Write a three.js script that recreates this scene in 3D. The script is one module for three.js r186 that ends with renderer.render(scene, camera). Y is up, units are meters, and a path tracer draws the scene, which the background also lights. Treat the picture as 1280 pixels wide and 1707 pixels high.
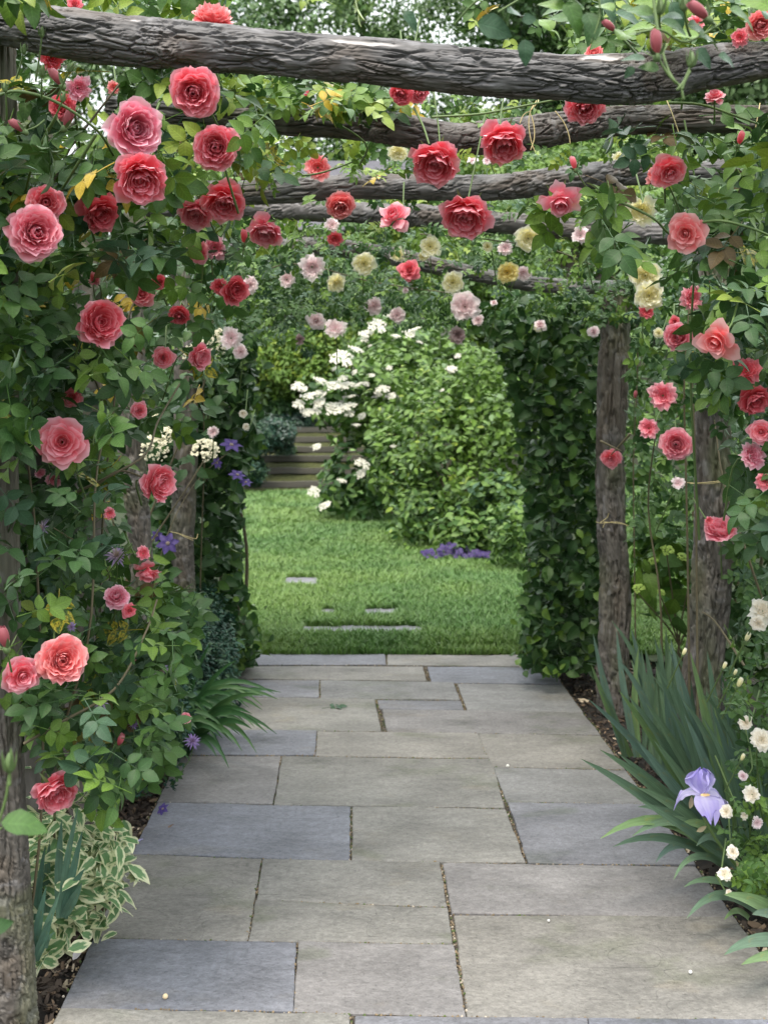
import * as THREE from 'three';
import { mergeGeometries } from 'three/addons/utils/BufferGeometryUtils.js';

// ------------------------------------------------------------------ camera, sky, sun, exposure
const F = 2000, CX = 640, CY = 656, EYE = 1.5;               // focal length and principal point in photo pixels
const scene = new THREE.Scene();
const camera = new THREE.PerspectiveCamera(2 * Math.atan(853.5 / F) * 180 / Math.PI, 1280 / 1707, 0.05, 400);
camera.position.set(0, EYE, 0);
camera.setViewOffset(1280, 1707, 0, 197.5, 1280, 1707);
camera.focus = 3.0; camera.userData.fStop = 6.5;
scene.add(camera);
const renderer = new THREE.WebGLRenderer({ antialias: true });
renderer.toneMapping = THREE.LinearToneMapping;
renderer.toneMappingExposure = 2.9;
renderer.shadowMap.enabled = true;
{ // overcast sky: bright white veil, a little brighter overhead
  const w = 64, h = 32, a = new Float32Array(w * h * 4);
  for (let j = 0; j < h; j++) for (let i = 0; i < w; i++) {
    const el = ((j + 0.5) / h - 0.5) * Math.PI, s = Math.max(0, Math.sin(el)), L = el < 0 ? 0.18 : 0.46 + 0.8 * s;
    a.set([L * 0.97, L * 1.0, L * 1.05, 1], (j * w + i) * 4);
  }
  const t = new THREE.DataTexture(a, w, h, THREE.RGBAFormat, THREE.FloatType);
  t.mapping = THREE.EquirectangularReflectionMapping; t.magFilter = THREE.LinearFilter; t.needsUpdate = true;
  scene.background = t; scene.environment = t;
}
const sun = new THREE.DirectionalLight(0xfff3e2, 1.5);
sun.position.set(-2, 14, 0.5); sun.target.position.set(0, 0, -6);
sun.castShadow = true; sun.shadow.radius = 34; sun.shadow.mapSize.set(4096, 4096);
Object.assign(sun.shadow.camera, { left: -25, right: 25, top: 25, bottom: -25, far: 60 });
scene.add(sun, sun.target);

// ------------------------------------------------------------------ helpers
const V = (x, y, z) => new THREE.Vector3(x, y, z);
const at = (px, py, d) => V((px - CX) / F * d, EYE - (py - CY) / F * d, -d);
const gd = (py) => F * EYE / (py - CY);                      // depth of the ground under a photo row
const gat = (px, py, y = 0) => { const d = F * (EYE - y) / (py - CY); return V((px - CX) / F * d, y, -d); };
const proj = (p) => ({ x: CX + p.x / -p.z * F, y: CY - (p.y - EYE) / -p.z * F, d: -p.z });
function rng(seed) { let s = seed >>> 0; return () => { s = (s + 0x6D2B79F5) | 0; let t = Math.imul(s ^ (s >>> 15), 1 | s); t = (t + Math.imul(t ^ (t >>> 7), 61 | t)) ^ t; return ((t ^ (t >>> 14)) >>> 0) / 4294967296; }; }
const clamp = (x, a = 0, b = 1) => Math.min(b, Math.max(a, x)), lerp = (a, b, t) => a + (b - a) * t;
const sstep = (a, b, x) => { const t = clamp((x - a) / (b - a)); return t * t * (3 - 2 * t); };
const h3 = (x, y, z) => { let h = Math.imul(x, 374761393) ^ Math.imul(y, 668265263) ^ Math.imul(z, 2147483647 - 1013904223); h = Math.imul(h ^ (h >>> 13), 1274126177); h ^= h >>> 16; return (h >>> 0) / 2147483648 - 1; };
function noise(x, y, z = 0) {                                 // value noise in -1..1
  const xi = Math.floor(x), yi = Math.floor(y), zi = Math.floor(z); let fx = x - xi, fy = y - yi, fz = z - zi;
  fx = fx * fx * (3 - 2 * fx); fy = fy * fy * (3 - 2 * fy); fz = fz * fz * (3 - 2 * fz);
  const l = (k) => lerp(lerp(h3(xi, yi, zi + k), h3(xi + 1, yi, zi + k), fx), lerp(h3(xi, yi + 1, zi + k), h3(xi + 1, yi + 1, zi + k), fx), fy);
  return lerp(l(0), l(1), fz);
}
const fbm = (x, y, z = 0, o = 4) => { let s = 0, a = 0.5; for (let i = 0; i < o; i++, a *= 0.5, x *= 2.03, y *= 2.03, z *= 2.03) s += a * noise(x + i * 17.3, y - i * 9.1, z + i * 5.7); return s; };
const inPoly = (p, x, y) => { let c = false; for (let i = 0, j = p.length - 1; i < p.length; j = i++) if ((p[i][1] > y) !== (p[j][1] > y) && x < (p[j][0] - p[i][0]) * (y - p[i][1]) / (p[j][1] - p[i][1]) + p[i][0]) c = !c; return c; };
const names = {};
const numbered = (n) => { const k = names[n] = (names[n] ?? -1) + 1; return k ? n + '_' + String(k).padStart(3, '0') : n; };
function tag(o, label, category, group, kind) { o.userData.label = label; if (category) o.userData.category = category; if (group) o.userData.group = group; if (kind) o.userData.kind = kind; return o; }
function thing(name, label, category, base = V(0, 0, 0), group) { const o = new THREE.Group(); o.name = numbered(name); o.position.copy(base); tag(o, label, category, group); scene.add(o); return o; }
const worldInv = (o) => { o.updateWorldMatrix(true, false); return o.matrixWorld.clone().invert(); };
// a part whose geometry is in world coordinates (or in its own, with a world matrix)
function part(parent, name, geo, mat, world) {
  const m = new THREE.Mesh(geo, mat); m.name = parent === scene ? numbered(name) : name;
  m.matrix.copy(parent === scene ? new THREE.Matrix4() : worldInv(parent)); if (world) m.matrix.multiply(world);
  m.matrix.decompose(m.position, m.quaternion, m.scale);
  m.castShadow = m.receiveShadow = true; parent.add(m); return m;
}
const stuffPart = (m) => { m.userData.kind = 'stuff'; return m; };
const C = (r, g, b) => new THREE.Color().setRGB(r, g, b);
const std = (o) => new THREE.MeshStandardMaterial({ roughness: 0.7, side: THREE.DoubleSide, ...o });
const phys = (o) => new THREE.MeshPhysicalMaterial({ roughness: 0.6, side: THREE.DoubleSide, ...o });
function geoFrom(pos, idx, uv, col) {
  const g = new THREE.BufferGeometry(); g.setAttribute('position', new THREE.Float32BufferAttribute(pos, 3));
  g.setAttribute('uv', new THREE.Float32BufferAttribute(uv ?? new Float32Array(pos.length / 3 * 2), 2));
  if (col) g.setAttribute('color', new THREE.Float32BufferAttribute(col, 3));
  g.setIndex(idx); g.computeVertexNormals(); return g;
}
function tex(w, h, fn, srgb = true) {
  const a = new Uint8Array(w * h * 4);
  for (let j = 0; j < h; j++) for (let i = 0; i < w; i++) { const c = fn(i / w, j / h); for (let k = 0; k < 3; k++) a[(j * w + i) * 4 + k] = clamp(c[k]) * 255; a[(j * w + i) * 4 + 3] = 255; }
  const t = new THREE.DataTexture(a, w, h); t.wrapS = t.wrapT = THREE.RepeatWrapping; t.magFilter = THREE.LinearFilter; t.minFilter = THREE.LinearMipmapLinearFilter; t.generateMipmaps = true;
  if (srgb) t.colorSpace = THREE.SRGBColorSpace; t.needsUpdate = true; return t;
}
function tube(pts, r0, r1 = r0, sides = 6, seg = 0) {         // tapered tube through world points
  const c = new THREE.CatmullRomCurve3(pts), n = seg || Math.max(4, pts.length * 4), fr = c.computeFrenetFrames(n, false), pos = [], idx = [];
  for (let i = 0; i <= n; i++) { const p = c.getPointAt(i / n), r = lerp(r0, r1, i / n); for (let j = 0; j < sides; j++) { const a = j / sides * 2 * Math.PI, x = Math.cos(a) * r, y = Math.sin(a) * r; pos.push(p.x + fr.normals[i].x * x + fr.binormals[i].x * y, p.y + fr.normals[i].y * x + fr.binormals[i].y * y, p.z + fr.normals[i].z * x + fr.binormals[i].z * y); } }
  for (let i = 0; i < n; i++) for (let j = 0; j < sides; j++) { const a = i * sides + j, b = i * sides + (j + 1) % sides; idx.push(a, b, a + sides, b, b + sides, a + sides); }
  for (const [o, f] of [[0, 1], [n * sides, -1]]) for (let j = 1; j < sides - 1; j++) f > 0 ? idx.push(o, o + j + 1, o + j) : idx.push(o, o + j, o + j + 1);
  return geoFrom(pos, idx);
}
function frame(pos, n, dir, s, sy = s, sz = s) {              // local x along dir, local y along n
  const y = n.clone().normalize(), z = dir.clone().cross(y); if (z.lengthSq() < 1e-6) z.set(0, 0, 1); z.normalize(); const x = y.clone().cross(z);
  return new THREE.Matrix4().makeBasis(x.multiplyScalar(s), y.multiplyScalar(sy), z.multiplyScalar(sz)).setPosition(pos);
}

// ------------------------------------------------------------------ ground, lawn, beds
const groundTex = tex(512, 512, (u, v) => { const n = 0.55 + 0.35 * fbm(u * 60, v * 60, 3, 3) + 0.15 * noise(u * 250, v * 250, 9); return [n, n, n]; });
function sheet(name, poly, y, mat, step, bump, kind = 'structure') { // a triangulated sheet over a world xz polygon
  const pos = [], uv = [], idx = [], id = {}; let x0 = 1e9, x1 = -1e9, z0 = 1e9, z1 = -1e9; for (const [x, z] of poly) { x0 = Math.min(x0, x); x1 = Math.max(x1, x); z0 = Math.min(z0, z); z1 = Math.max(z1, z); }
  const vtx = (i, j) => { const k = i + ',' + j; if (id[k] === undefined) { const x = x0 + i * step, z = z0 + j * step; id[k] = pos.length / 3; pos.push(x, y + (bump ? bump(x, z) : 0), z); uv.push(x, z); } return id[k]; };
  for (let j = 0; z0 + j * step < z1; j++) for (let i = 0; x0 + i * step < x1; i++) if (inPoly(poly, x0 + (i + 0.5) * step, z0 + (j + 0.5) * step)) { const a = vtx(i, j), b = vtx(i + 1, j), c = vtx(i, j + 1), d = vtx(i + 1, j + 1); idx.push(a, c, b, b, c, d); }
  const m = part(scene, name, geoFrom(pos, idx, uv), mat); m.userData.kind = kind; return m;
}
const soilMat = std({ color: C(0.055, 0.042, 0.032), map: groundTex, roughness: 0.95 });
const turfMat = std({ color: C(0.06, 0.1, 0.025), map: groundTex, roughness: 0.95 });
sheet('ground', [[-120, 20], [120, 20], [120, -160], [-120, -160]], -0.05, turfMat, 20);
const soilBump = (x, z) => 0.012 * fbm(x * 9, z * 9, 1, 3) + 0.006 * noise(x * 45, z * 45);
const xl = (d) => { const y = CY + 3000 / d; return (88 + 0.476 * (1707 - y) - CX) / F * d; }, xr = (d) => { const y = CY + 3000 / d; return (935 + 0.728 * (y - 1132) - CX) / F * d; };
tag(sheet('soil_bed', [[-3, -1.4], [-0.74, -1.4], [-0.74, -7.1], [-3, -7.1]], -0.035, soilMat, 0.04, soilBump), 'dark mulched soil bed along the left edge of the path', 'soil bed');
tag(sheet('soil_bed', [[0.9, -1.4], [3.2, -1.4], [3.2, -5.6], [1.75, -6.6], [0.85, -7.0]], -0.035, soilMat, 0.04, soilBump), 'dark soil bed along the right edge of the path', 'soil bed');
const lawnEdge = [[-3.2, -6.92], [-0.9, -6.9], [0.85, -6.88], [1.1, -7.05], [2.0, -6.7], [3.4, -5.8], [9, -5.8], [9, -22], [-9, -22], [-9, -7]];
tag(sheet('lawn', lawnEdge, -0.005, turfMat, 0.25, (x, z) => 0.015 * noise(x * 1.5, z * 1.5)), 'short green lawn beyond the end of the flagstone path', 'lawn');

// ------------------------------------------------------------------ flagstone path
const stoneBump = tex(1024, 1024, (u, v) => {
  const w = fbm(u * 5, v * 9, 4, 3), lay = fbm(u * 4 + w, v * 7 + w * 0.6, 8, 4) * 7, st = lay - Math.floor(lay);
  const n = 0.45 + 0.06 * Math.floor(lay) + 0.06 * sstep(0.86, 1, st) + 0.07 * fbm(u * 60, v * 90, 2, 3) + 0.05 * noise(u * 400, v * 400, 5) - 0.06 * sstep(0.05, 0, Math.abs(noise(u * 5 + w, v * 16, 33))) * sstep(0.2, 0.5, noise(u * 6, v * 6, 71));
  return [n, n, n]; }, false);
const stoneTex = tex(1024, 1024, (u, v) => {
  const w = fbm(u * 4, v * 6, 14, 3), f = fbm(u * 14, v * 44, 12, 4), g = noise(u * 420, v * 420, 5), s = sstep(0.18, 0.55, fbm(u * 7 + w, v * 10, 21, 4)), r = sstep(0.25, 0.6, fbm(u * 9, v * 14 + w, 41, 4));
  let c = 0.79 + 0.07 * f + 0.045 * g + 0.12 * w + 0.1 * fbm(u * 9, v * 11, 55, 3) + 0.06 * noise(u * 130, v * 170, 19); if (noise(u * 230, v * 230, 77) > 0.8) c -= 0.1; if (noise(u * 170, v * 170, 99) > 0.86) c += 0.06; const ck = sstep(0.035, 0.0, Math.abs(noise(u * 3 + w * 2.5, v * 9, 63))) * sstep(0.1, 0.4, noise(u * 5, v * 5, 171)); c *= 1 - 0.18 * ck;
  return [c * (1 - 0.10 * s + 0.015 * r), c * (1 - 0.08 * s), c * (1 - 0.13 * s - 0.03 * r)]; });
for (const t of [stoneTex, stoneBump, groundTex]) t.wrapS = t.wrapT = THREE.MirroredRepeatWrapping;
const stoneMats = [[0.298, 0.287, 0.262], [0.238, 0.25, 0.288], [0.275, 0.276, 0.273], [0.245, 0.25, 0.276], [0.284, 0.279, 0.258], [0.275, 0.266, 0.264]]
  .map((c) => std({ color: C(...c), map: stoneTex, bumpMap: stoneBump, bumpScale: 0.011, roughness: 0.7 }));
const path = new THREE.Group(); path.name = 'path'; path.userData.kind = 'structure'; tag(path, 'flagstone path of grey and blue slabs leading to the lawn'); scene.add(path);
const slabs = [
  [3, 381, 1091, 641, 1091, 643, 1107, 373, 1107], [0, 646, 1091, 906, 1092, 919, 1110, 646, 1108], [0, 373, 1110, 704, 1111, 711, 1135, 361, 1130], [1, 713, 1111, 919, 1113, 936, 1141, 720, 1137],
  [3, 360, 1133, 531, 1134, 531, 1162, 346, 1160], [2, 535, 1134, 755, 1138, 766, 1166, 535, 1163], [3, 630, 1166, 767, 1168, 772, 1183, 634, 1181], [2, 763, 1139, 937, 1143, 970, 1186, 780, 1184],
  [4, 345, 1162, 624, 1165, 635, 1217, 319, 1215], [5, 637, 1183, 970, 1188, 1000, 1223, 646, 1219], [1, 319, 1217, 527, 1218, 525, 1257, 300, 1256], [0, 530, 1219, 796, 1222, 818, 1262, 527, 1259],
  [0, 799, 1224, 1000, 1226, 1041, 1281, 821, 1277], [4, 471, 1261, 819, 1264, 840, 1345, 458, 1341], [5, 300, 1259, 467, 1260, 454, 1340, 264, 1335], [2, 823, 1279, 1042, 1284, 1084, 1338, 845, 1335],
  [1, 264, 1338, 583, 1344, 582, 1433, 221, 1422], [4, 589, 1345, 842, 1348, 874, 1436, 588, 1434], [3, 848, 1338, 1084, 1340, 1158, 1439, 881, 1437], [0, 221, 1425, 434, 1432, 412, 1567, 159, 1561],
  [4, 439, 1433, 732, 1437, 744, 1510, 429, 1498], [4, 428, 1501, 745, 1513, 753, 1570, 417, 1567], [5, 738, 1439, 1158, 1443, 1222, 1527, 754, 1521], [0, 757, 1525, 1223, 1530, 1345, 1697, 780, 1691],
  [1, 158, 1565, 493, 1570, 488, 1682, 103, 1679], [5, 499, 1571, 754, 1575, 774, 1690, 491, 1684], [4, 103, 1682, 581, 1689, 575, 1800, 40, 1800], [3, 593, 1693, 977, 1697, 990, 1800, 590, 1800], [1, 981, 1699, 1345, 1700, 1430, 1800, 996, 1800]];
const jointSpots = [];
slabs.forEach(([mi, ...q], si) => {
  const c = [0, 1, 2, 3].map((k) => gat(q[2 * k], q[2 * k + 1])), L = c[0].distanceTo(c[1]), D = c[1].distanceTo(c[2]), step = c[0].z > -4.6 ? 0.016 : 0.03;
  const nu = Math.max(8, Math.round(L / step)), nv = Math.max(6, Math.round(D / step)), pos = [], uv = [], idx = [], R = rng(si + 5), ou = R() * 9, ov = R() * 9, rot = R() < 0.5 ? 1 : -1, tilt = (R() - 0.5) * 0.004, tilt2 = (R() - 0.5) * 0.004;
  const P = (a, b) => { const t = V(0, 0, 0).addScaledVector(c[0], (1 - a) * (1 - b)).addScaledVector(c[1], a * (1 - b)).addScaledVector(c[2], a * b).addScaledVector(c[3], (1 - a) * b); return t; };
  const put = (a, b, dy, out) => { const p = P(a, b), e = 0.0022 * noise(p.x * 22, p.z * 22, si) ; const mx = (a - 0.5) * 2, mz = (b - 0.5) * 2;
    if (Math.abs(mx) > 0.97) p.x += Math.sign(mx) * (e + 0.003 + out); if (Math.abs(mz) > 0.97) p.z += Math.sign(mz) * (e * 0.8 + 0.0025 + out);
    const w = 0.5 * noise(p.x * 3, p.z * 3, si), lay = fbm(p.x * 2.6 + w, p.z * 4 + w, si * 3 + 7, 4) * 5, fl = Math.floor(lay);
    const hgt = 0.0016 * fbm(p.x * 5, p.z * 6, si * 7, 3) + 0.0012 * clamp(fl, -1, 1) + tilt * mx + tilt2 * mz;
    pos.push(p.x, hgt + dy, p.z); uv.push((p.x * 0.7 * rot + ou), (p.z * 0.7 + ov)); };
  const av = (i, n) => i === 0 ? 0 : i === n ? 1 : i === 1 ? 0.006 : i === n - 1 ? 0.994 : i / n;
  for (let j = 0; j <= nv; j++) for (let i = 0; i <= nu; i++) { const edge = i === 0 || j === 0 || i === nu || j === nv; put(av(i, nu), av(j, nv), edge ? -0.004 : 0, 0); }
  const W = nu + 1; for (let j = 0; j < nv; j++) for (let i = 0; i < nu; i++) { const a = j * W + i; idx.push(a, a + W, a + 1, a + 1, a + W, a + W + 1); }
  const rim = []; for (let i = 0; i < nu; i++) rim.push(i); for (let j = 0; j < nv; j++) rim.push(j * W + nu); for (let i = nu; i > 0; i--) rim.push(nv * W + i); for (let j = nv; j > 0; j--) rim.push(j * W);
  const b0 = pos.length / 3; rim.forEach((k) => { pos.push(pos[3 * k], -0.05, pos[3 * k + 2]); uv.push(uv[2 * k] + 0.02, uv[2 * k + 1] + 0.02); });
  rim.forEach((k, i) => { const n2 = (i + 1) % rim.length; idx.push(k, rim[n2], b0 + i, rim[n2], b0 + n2, b0 + i); });
  part(path, 'flagstone', geoFrom(pos, idx, uv), stoneMats[mi]);
  for (let i = 0; i < 130; i++) { const t = R(), e = Math.floor(R() * 4), o = 0.004 + R() * 0.008, p = [P(t, 0), P(t, 1), P(0, t), P(1, t)][e]; if (e < 2) p.z += (e ? o : -o); else p.x += (e === 3 ? o : -o); jointSpots.push(p); }
});
{ // what fills the joints: sandy earth, grit and moss
  const poly = [[xl(2.5) + 0.04, -2.4], [xr(2.5) + 0.0, -2.4], [xr(4.5) - 0.03, -4.5], [xr(6.8) - 0.02, -6.88], [xl(6.8) + 0.02, -6.88], [xl(4.5) + 0.02, -4.5]];
  const m = sheet('joint_earth', poly, -0.008, std({ color: C(0.2, 0.165, 0.12), map: groundTex, roughness: 1 }), 0.05, (x, z) => 0.004 * noise(x * 30, z * 30));
  scene.remove(m); m.name = 'joint_earth'; delete m.userData.kind; path.add(m);
  const grit = new THREE.InstancedMesh(new THREE.IcosahedronGeometry(0.0028, 0), std({ roughness: 0.9 }), jointSpots.length), R = rng(77), M = new THREE.Matrix4();
  jointSpots.forEach((p, i) => { const s = 0.5 + R() * 1.0; M.compose(V(p.x, -0.006 + R() * 0.003, p.z), new THREE.Quaternion().setFromEuler(new THREE.Euler(R() * 6, R() * 6, R() * 6)), V(s * 1.3, s * 0.8, s)); grit.setMatrixAt(i, M); const k = R(), t = 0.7 + R() * 0.6; grit.setColorAt(i, k < 0.25 + 0.3 * noise(p.x * 2, p.z * 2) ? C(0.06 * t, 0.09 * t, 0.025 * t) : k < 0.9 ? C(0.17 * t, 0.13 * t, 0.08 * t) : C(0.35 * t, 0.31 * t, 0.25 * t)); });
  grit.name = 'joint_grit'; path.add(stuffPart(grit));
}
{ // grass on the lawn
  const blades = [], R = rng(31);
  const pos = [], idx = [], uvs = []; for (let k = 0; k < 8; k++) { const a = R() * 6.28, ox = (R() - 0.5) * 0.03, oz = (R() - 0.5) * 0.03, h = 0.035 + R() * 0.03, w = 0.0022 + R() * 0.001, lx = Math.cos(a) * h * (0.2 + R() * 0.7), lz = Math.sin(a) * h * (0.2 + R() * 0.7), sx = -Math.sin(a) * w, sz = Math.cos(a) * w, b = pos.length / 3;
    pos.push(ox - sx, -0.01, oz - sz, ox + sx, -0.01, oz + sz, ox + lx * 0.4 - sx * 0.8, h * 0.65, oz + lz * 0.4 - sz * 0.8, ox + lx * 0.4 + sx * 0.8, h * 0.65, oz + lz * 0.4 + sz * 0.8, ox + lx, h * 0.95, oz + lz); for (let q = 0; q < 5; q++) uvs.push(0, 0);
    idx.push(b, b + 1, b + 2, b + 1, b + 3, b + 2, b + 2, b + 3, b + 4); }
  const tuft = geoFrom(pos, idx, uvs), spots = [];
  const stones = [[470, 968, 534, 981], [528, 1022, 564, 1031], [602, 1021, 664, 1032], [498, 1050, 708, 1063]];
  for (let i = 0; i < 240000 && spots.length < 95000; i++) {
    const d = 6.9 * Math.pow(21 / 6.9, Math.pow(R(), 1.25)), x = (R() - 0.5) * (d < 8.5 ? 8 : 0.62 * d + 1), p = proj(V(x, 0, -d));
    if (!inPoly(lawnEdge, x, -d) || p.x < 380 || (p.x > 900 && p.x < 1030) || p.x > 1180) continue;
    if (d < 7.02 + 0.1 * noise(x * 7, 3) && R() < 0.75) continue;
    if (stones.some((s) => p.x > s[0] && p.x < s[2] && p.y > s[1] && p.y < s[3] + 3)) continue;
    if (d > 17.6 && x < 0.2) continue;
    spots.push([x, d]);
  }
  const m = new THREE.InstancedMesh(tuft, phys({ roughness: 0.55, transmission: 0.35, thickness: 0 }), spots.length), M = new THREE.Matrix4();
  spots.forEach(([x, d], i) => { const n = fbm(x * 0.9, d * 0.9, 3, 3), ed = sstep(6.86, 7.25, d), s = (0.55 + 0.45 * ed) * (0.85 + R() * 0.5) * (1 + 0.3 * n) * lerp(1, 1.3, sstep(8, 16, d)); M.compose(V(x, 0.0, -d), new THREE.Quaternion().setFromEuler(new THREE.Euler((R() - 0.5) * 0.4, R() * 6.28, (R() - 0.5) * 0.4)), V(s * lerp(1.2, 1.9, sstep(8, 16, d)), s, s * lerp(1.2, 1.9, sstep(8, 16, d)))); m.setMatrixAt(i, M); const t = (0.8 + R() * 0.4), y = clamp(0.4 + 0.9 * fbm(x * 1.7, d * 1.7, 8, 3) + (R() - 0.5) * 0.5); m.setColorAt(i, C(lerp(0.085, 0.185, y) * t, lerp(0.205, 0.305, y) * t, lerp(0.034, 0.06, y) * t)); });
  m.name = 'grass'; m.castShadow = m.receiveShadow = true; tag(m, 'short green grass blades of the lawn', 'grass', null, 'stuff'); scene.add(m);
  const lab = ['pale stepping stone alone farthest back in the lawn', 'smallest pale stepping stone sliver left of another in the lawn', 'pale stepping stone sliver right of the smallest one in the lawn', 'widest stepping stone strip in the lawn nearest the path'];
  stones.forEach(([a, b, c, d], i) => { const q = [gat(a, b), gat(c, b), gat(c, d), gat(a, d)], w = q[0].distanceTo(q[1]), dd = Math.abs(q[0].z - q[3].z), g = new THREE.BoxGeometry(w, 0.05, dd, 24, 2, 6), P = g.attributes.position; for (let k = 0; k < P.count; k++) { P.setXYZ(k, P.getX(k) * (1 + 0.04 * noise(P.getZ(k) * 20, i)), P.getY(k) + 0.004 * noise(P.getX(k) * 14, P.getZ(k) * 14, i), P.getZ(k) * (1 + 0.12 * noise(P.getX(k) * 9, i, 4))); } g.computeVertexNormals();
    const m2 = new THREE.Mesh(g, stoneMats[3]); m2.name = numbered('stepping_stone'); m2.position.set((q[0].x + q[1].x) / 2, 0.002, (q[0].z + q[3].z) / 2); m2.castShadow = m2.receiveShadow = true; tag(m2, lab[i], 'stepping stone', 'stepping stones sunk in the lawn'); scene.add(m2); });
}
{ // bark mulch on the beds
  const R = rng(5), list = []; 
  const zone = (x0, x1, z0, z1, n) => { for (let i = 0; i < n; i++) list.push([lerp(x0, x1, R()), lerp(z0, z1, R())]); };
  zone(-1.35, -0.78, -4.6, -2.5, 5200); zone(-1.2, -0.86, -6.9, -4.6, 900); zone(0.94, 1.5, -6.8, -3.0, 4200); zone(0.98, 1.35, -3.0, -2.5, 400);
  const g = new THREE.BoxGeometry(0.024, 0.004, 0.008, 2, 1, 1), P = g.attributes.position; for (let i = 0; i < P.count; i++) P.setXYZ(i, P.getX(i) * (1 + 0.3 * h3(i, 1, 1)), P.getY(i) + 0.002 * h3(i, 2, 1), P.getZ(i) * (1 + 0.5 * h3(i, 3, 1) - Math.abs(P.getX(i)) * 25)); g.computeVertexNormals();
  const ok = list.filter(([x, z]) => x < 0 ? x < xl(-z) - 0.012 : x > xr(-z) + 0.012), m = new THREE.InstancedMesh(g, std({ roughness: 0.9 }), ok.length), M = new THREE.Matrix4();
  ok.forEach(([x, z], i) => { const s = 0.4 + R() * R() * 1.5; M.compose(V(x, -0.028 + soilBump(x, z) + R() * 0.012, z), new THREE.Quaternion().setFromEuler(new THREE.Euler((R() - 0.5) * 1.2, R() * 6.28, (R() - 0.5) * 1.2)), V(s, s, s * (0.6 + R()))); m.setMatrixAt(i, M); const k = R(), t = 0.6 + R() * 0.8; m.setColorAt(i, k < 0.8 ? C(0.05 * t, 0.036 * t, 0.026 * t) : k < 0.96 ? C(0.16 * t, 0.11 * t, 0.07 * t) : C(0.4 * t, 0.33 * t, 0.24 * t)); });
  m.name = 'bark_mulch'; m.castShadow = m.receiveShadow = true; tag(m, 'dark bark mulch with paler chips on the soil beds', 'mulch', null, 'stuff'); scene.add(m);
}

// ------------------------------------------------------------------ logs: pergola beams and posts
const barkMat = std({ vertexColors: true, roughness: 0.66 });
const keep = [];                                             // [polygon, depth]: no leaf may grow in front of it nearer than depth
function plates(x, y, z) {                                     // cracked plates: [distance to the nearest crack, a number of the plate]
  const xi = Math.floor(x), yi = Math.floor(y), zi = Math.floor(z); let f1 = 9, f2 = 9, id = 0;
  for (let i = -1; i < 2; i++) for (let j = -1; j < 2; j++) for (let k = -1; k < 2; k++) { const a = xi + i, b = yi + j, c = zi + k, u = h3(a, b, c), v = h3(a + 57, b - 13, c + 101), dx = a + 0.5 + 0.45 * u - x, dy = b + 0.5 + 0.45 * v - y, dz = c + 0.5 + 0.45 * h3(a - 31, b + 71, c + 7) - z, d = Math.sqrt(dx * dx + dy * dy + dz * dz); if (d < f1) { f2 = f1; f1 = d; id = v; } else if (d < f2) f2 = d; }
  return [f2 - f1, id * 0.5 + 0.5];
}
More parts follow.
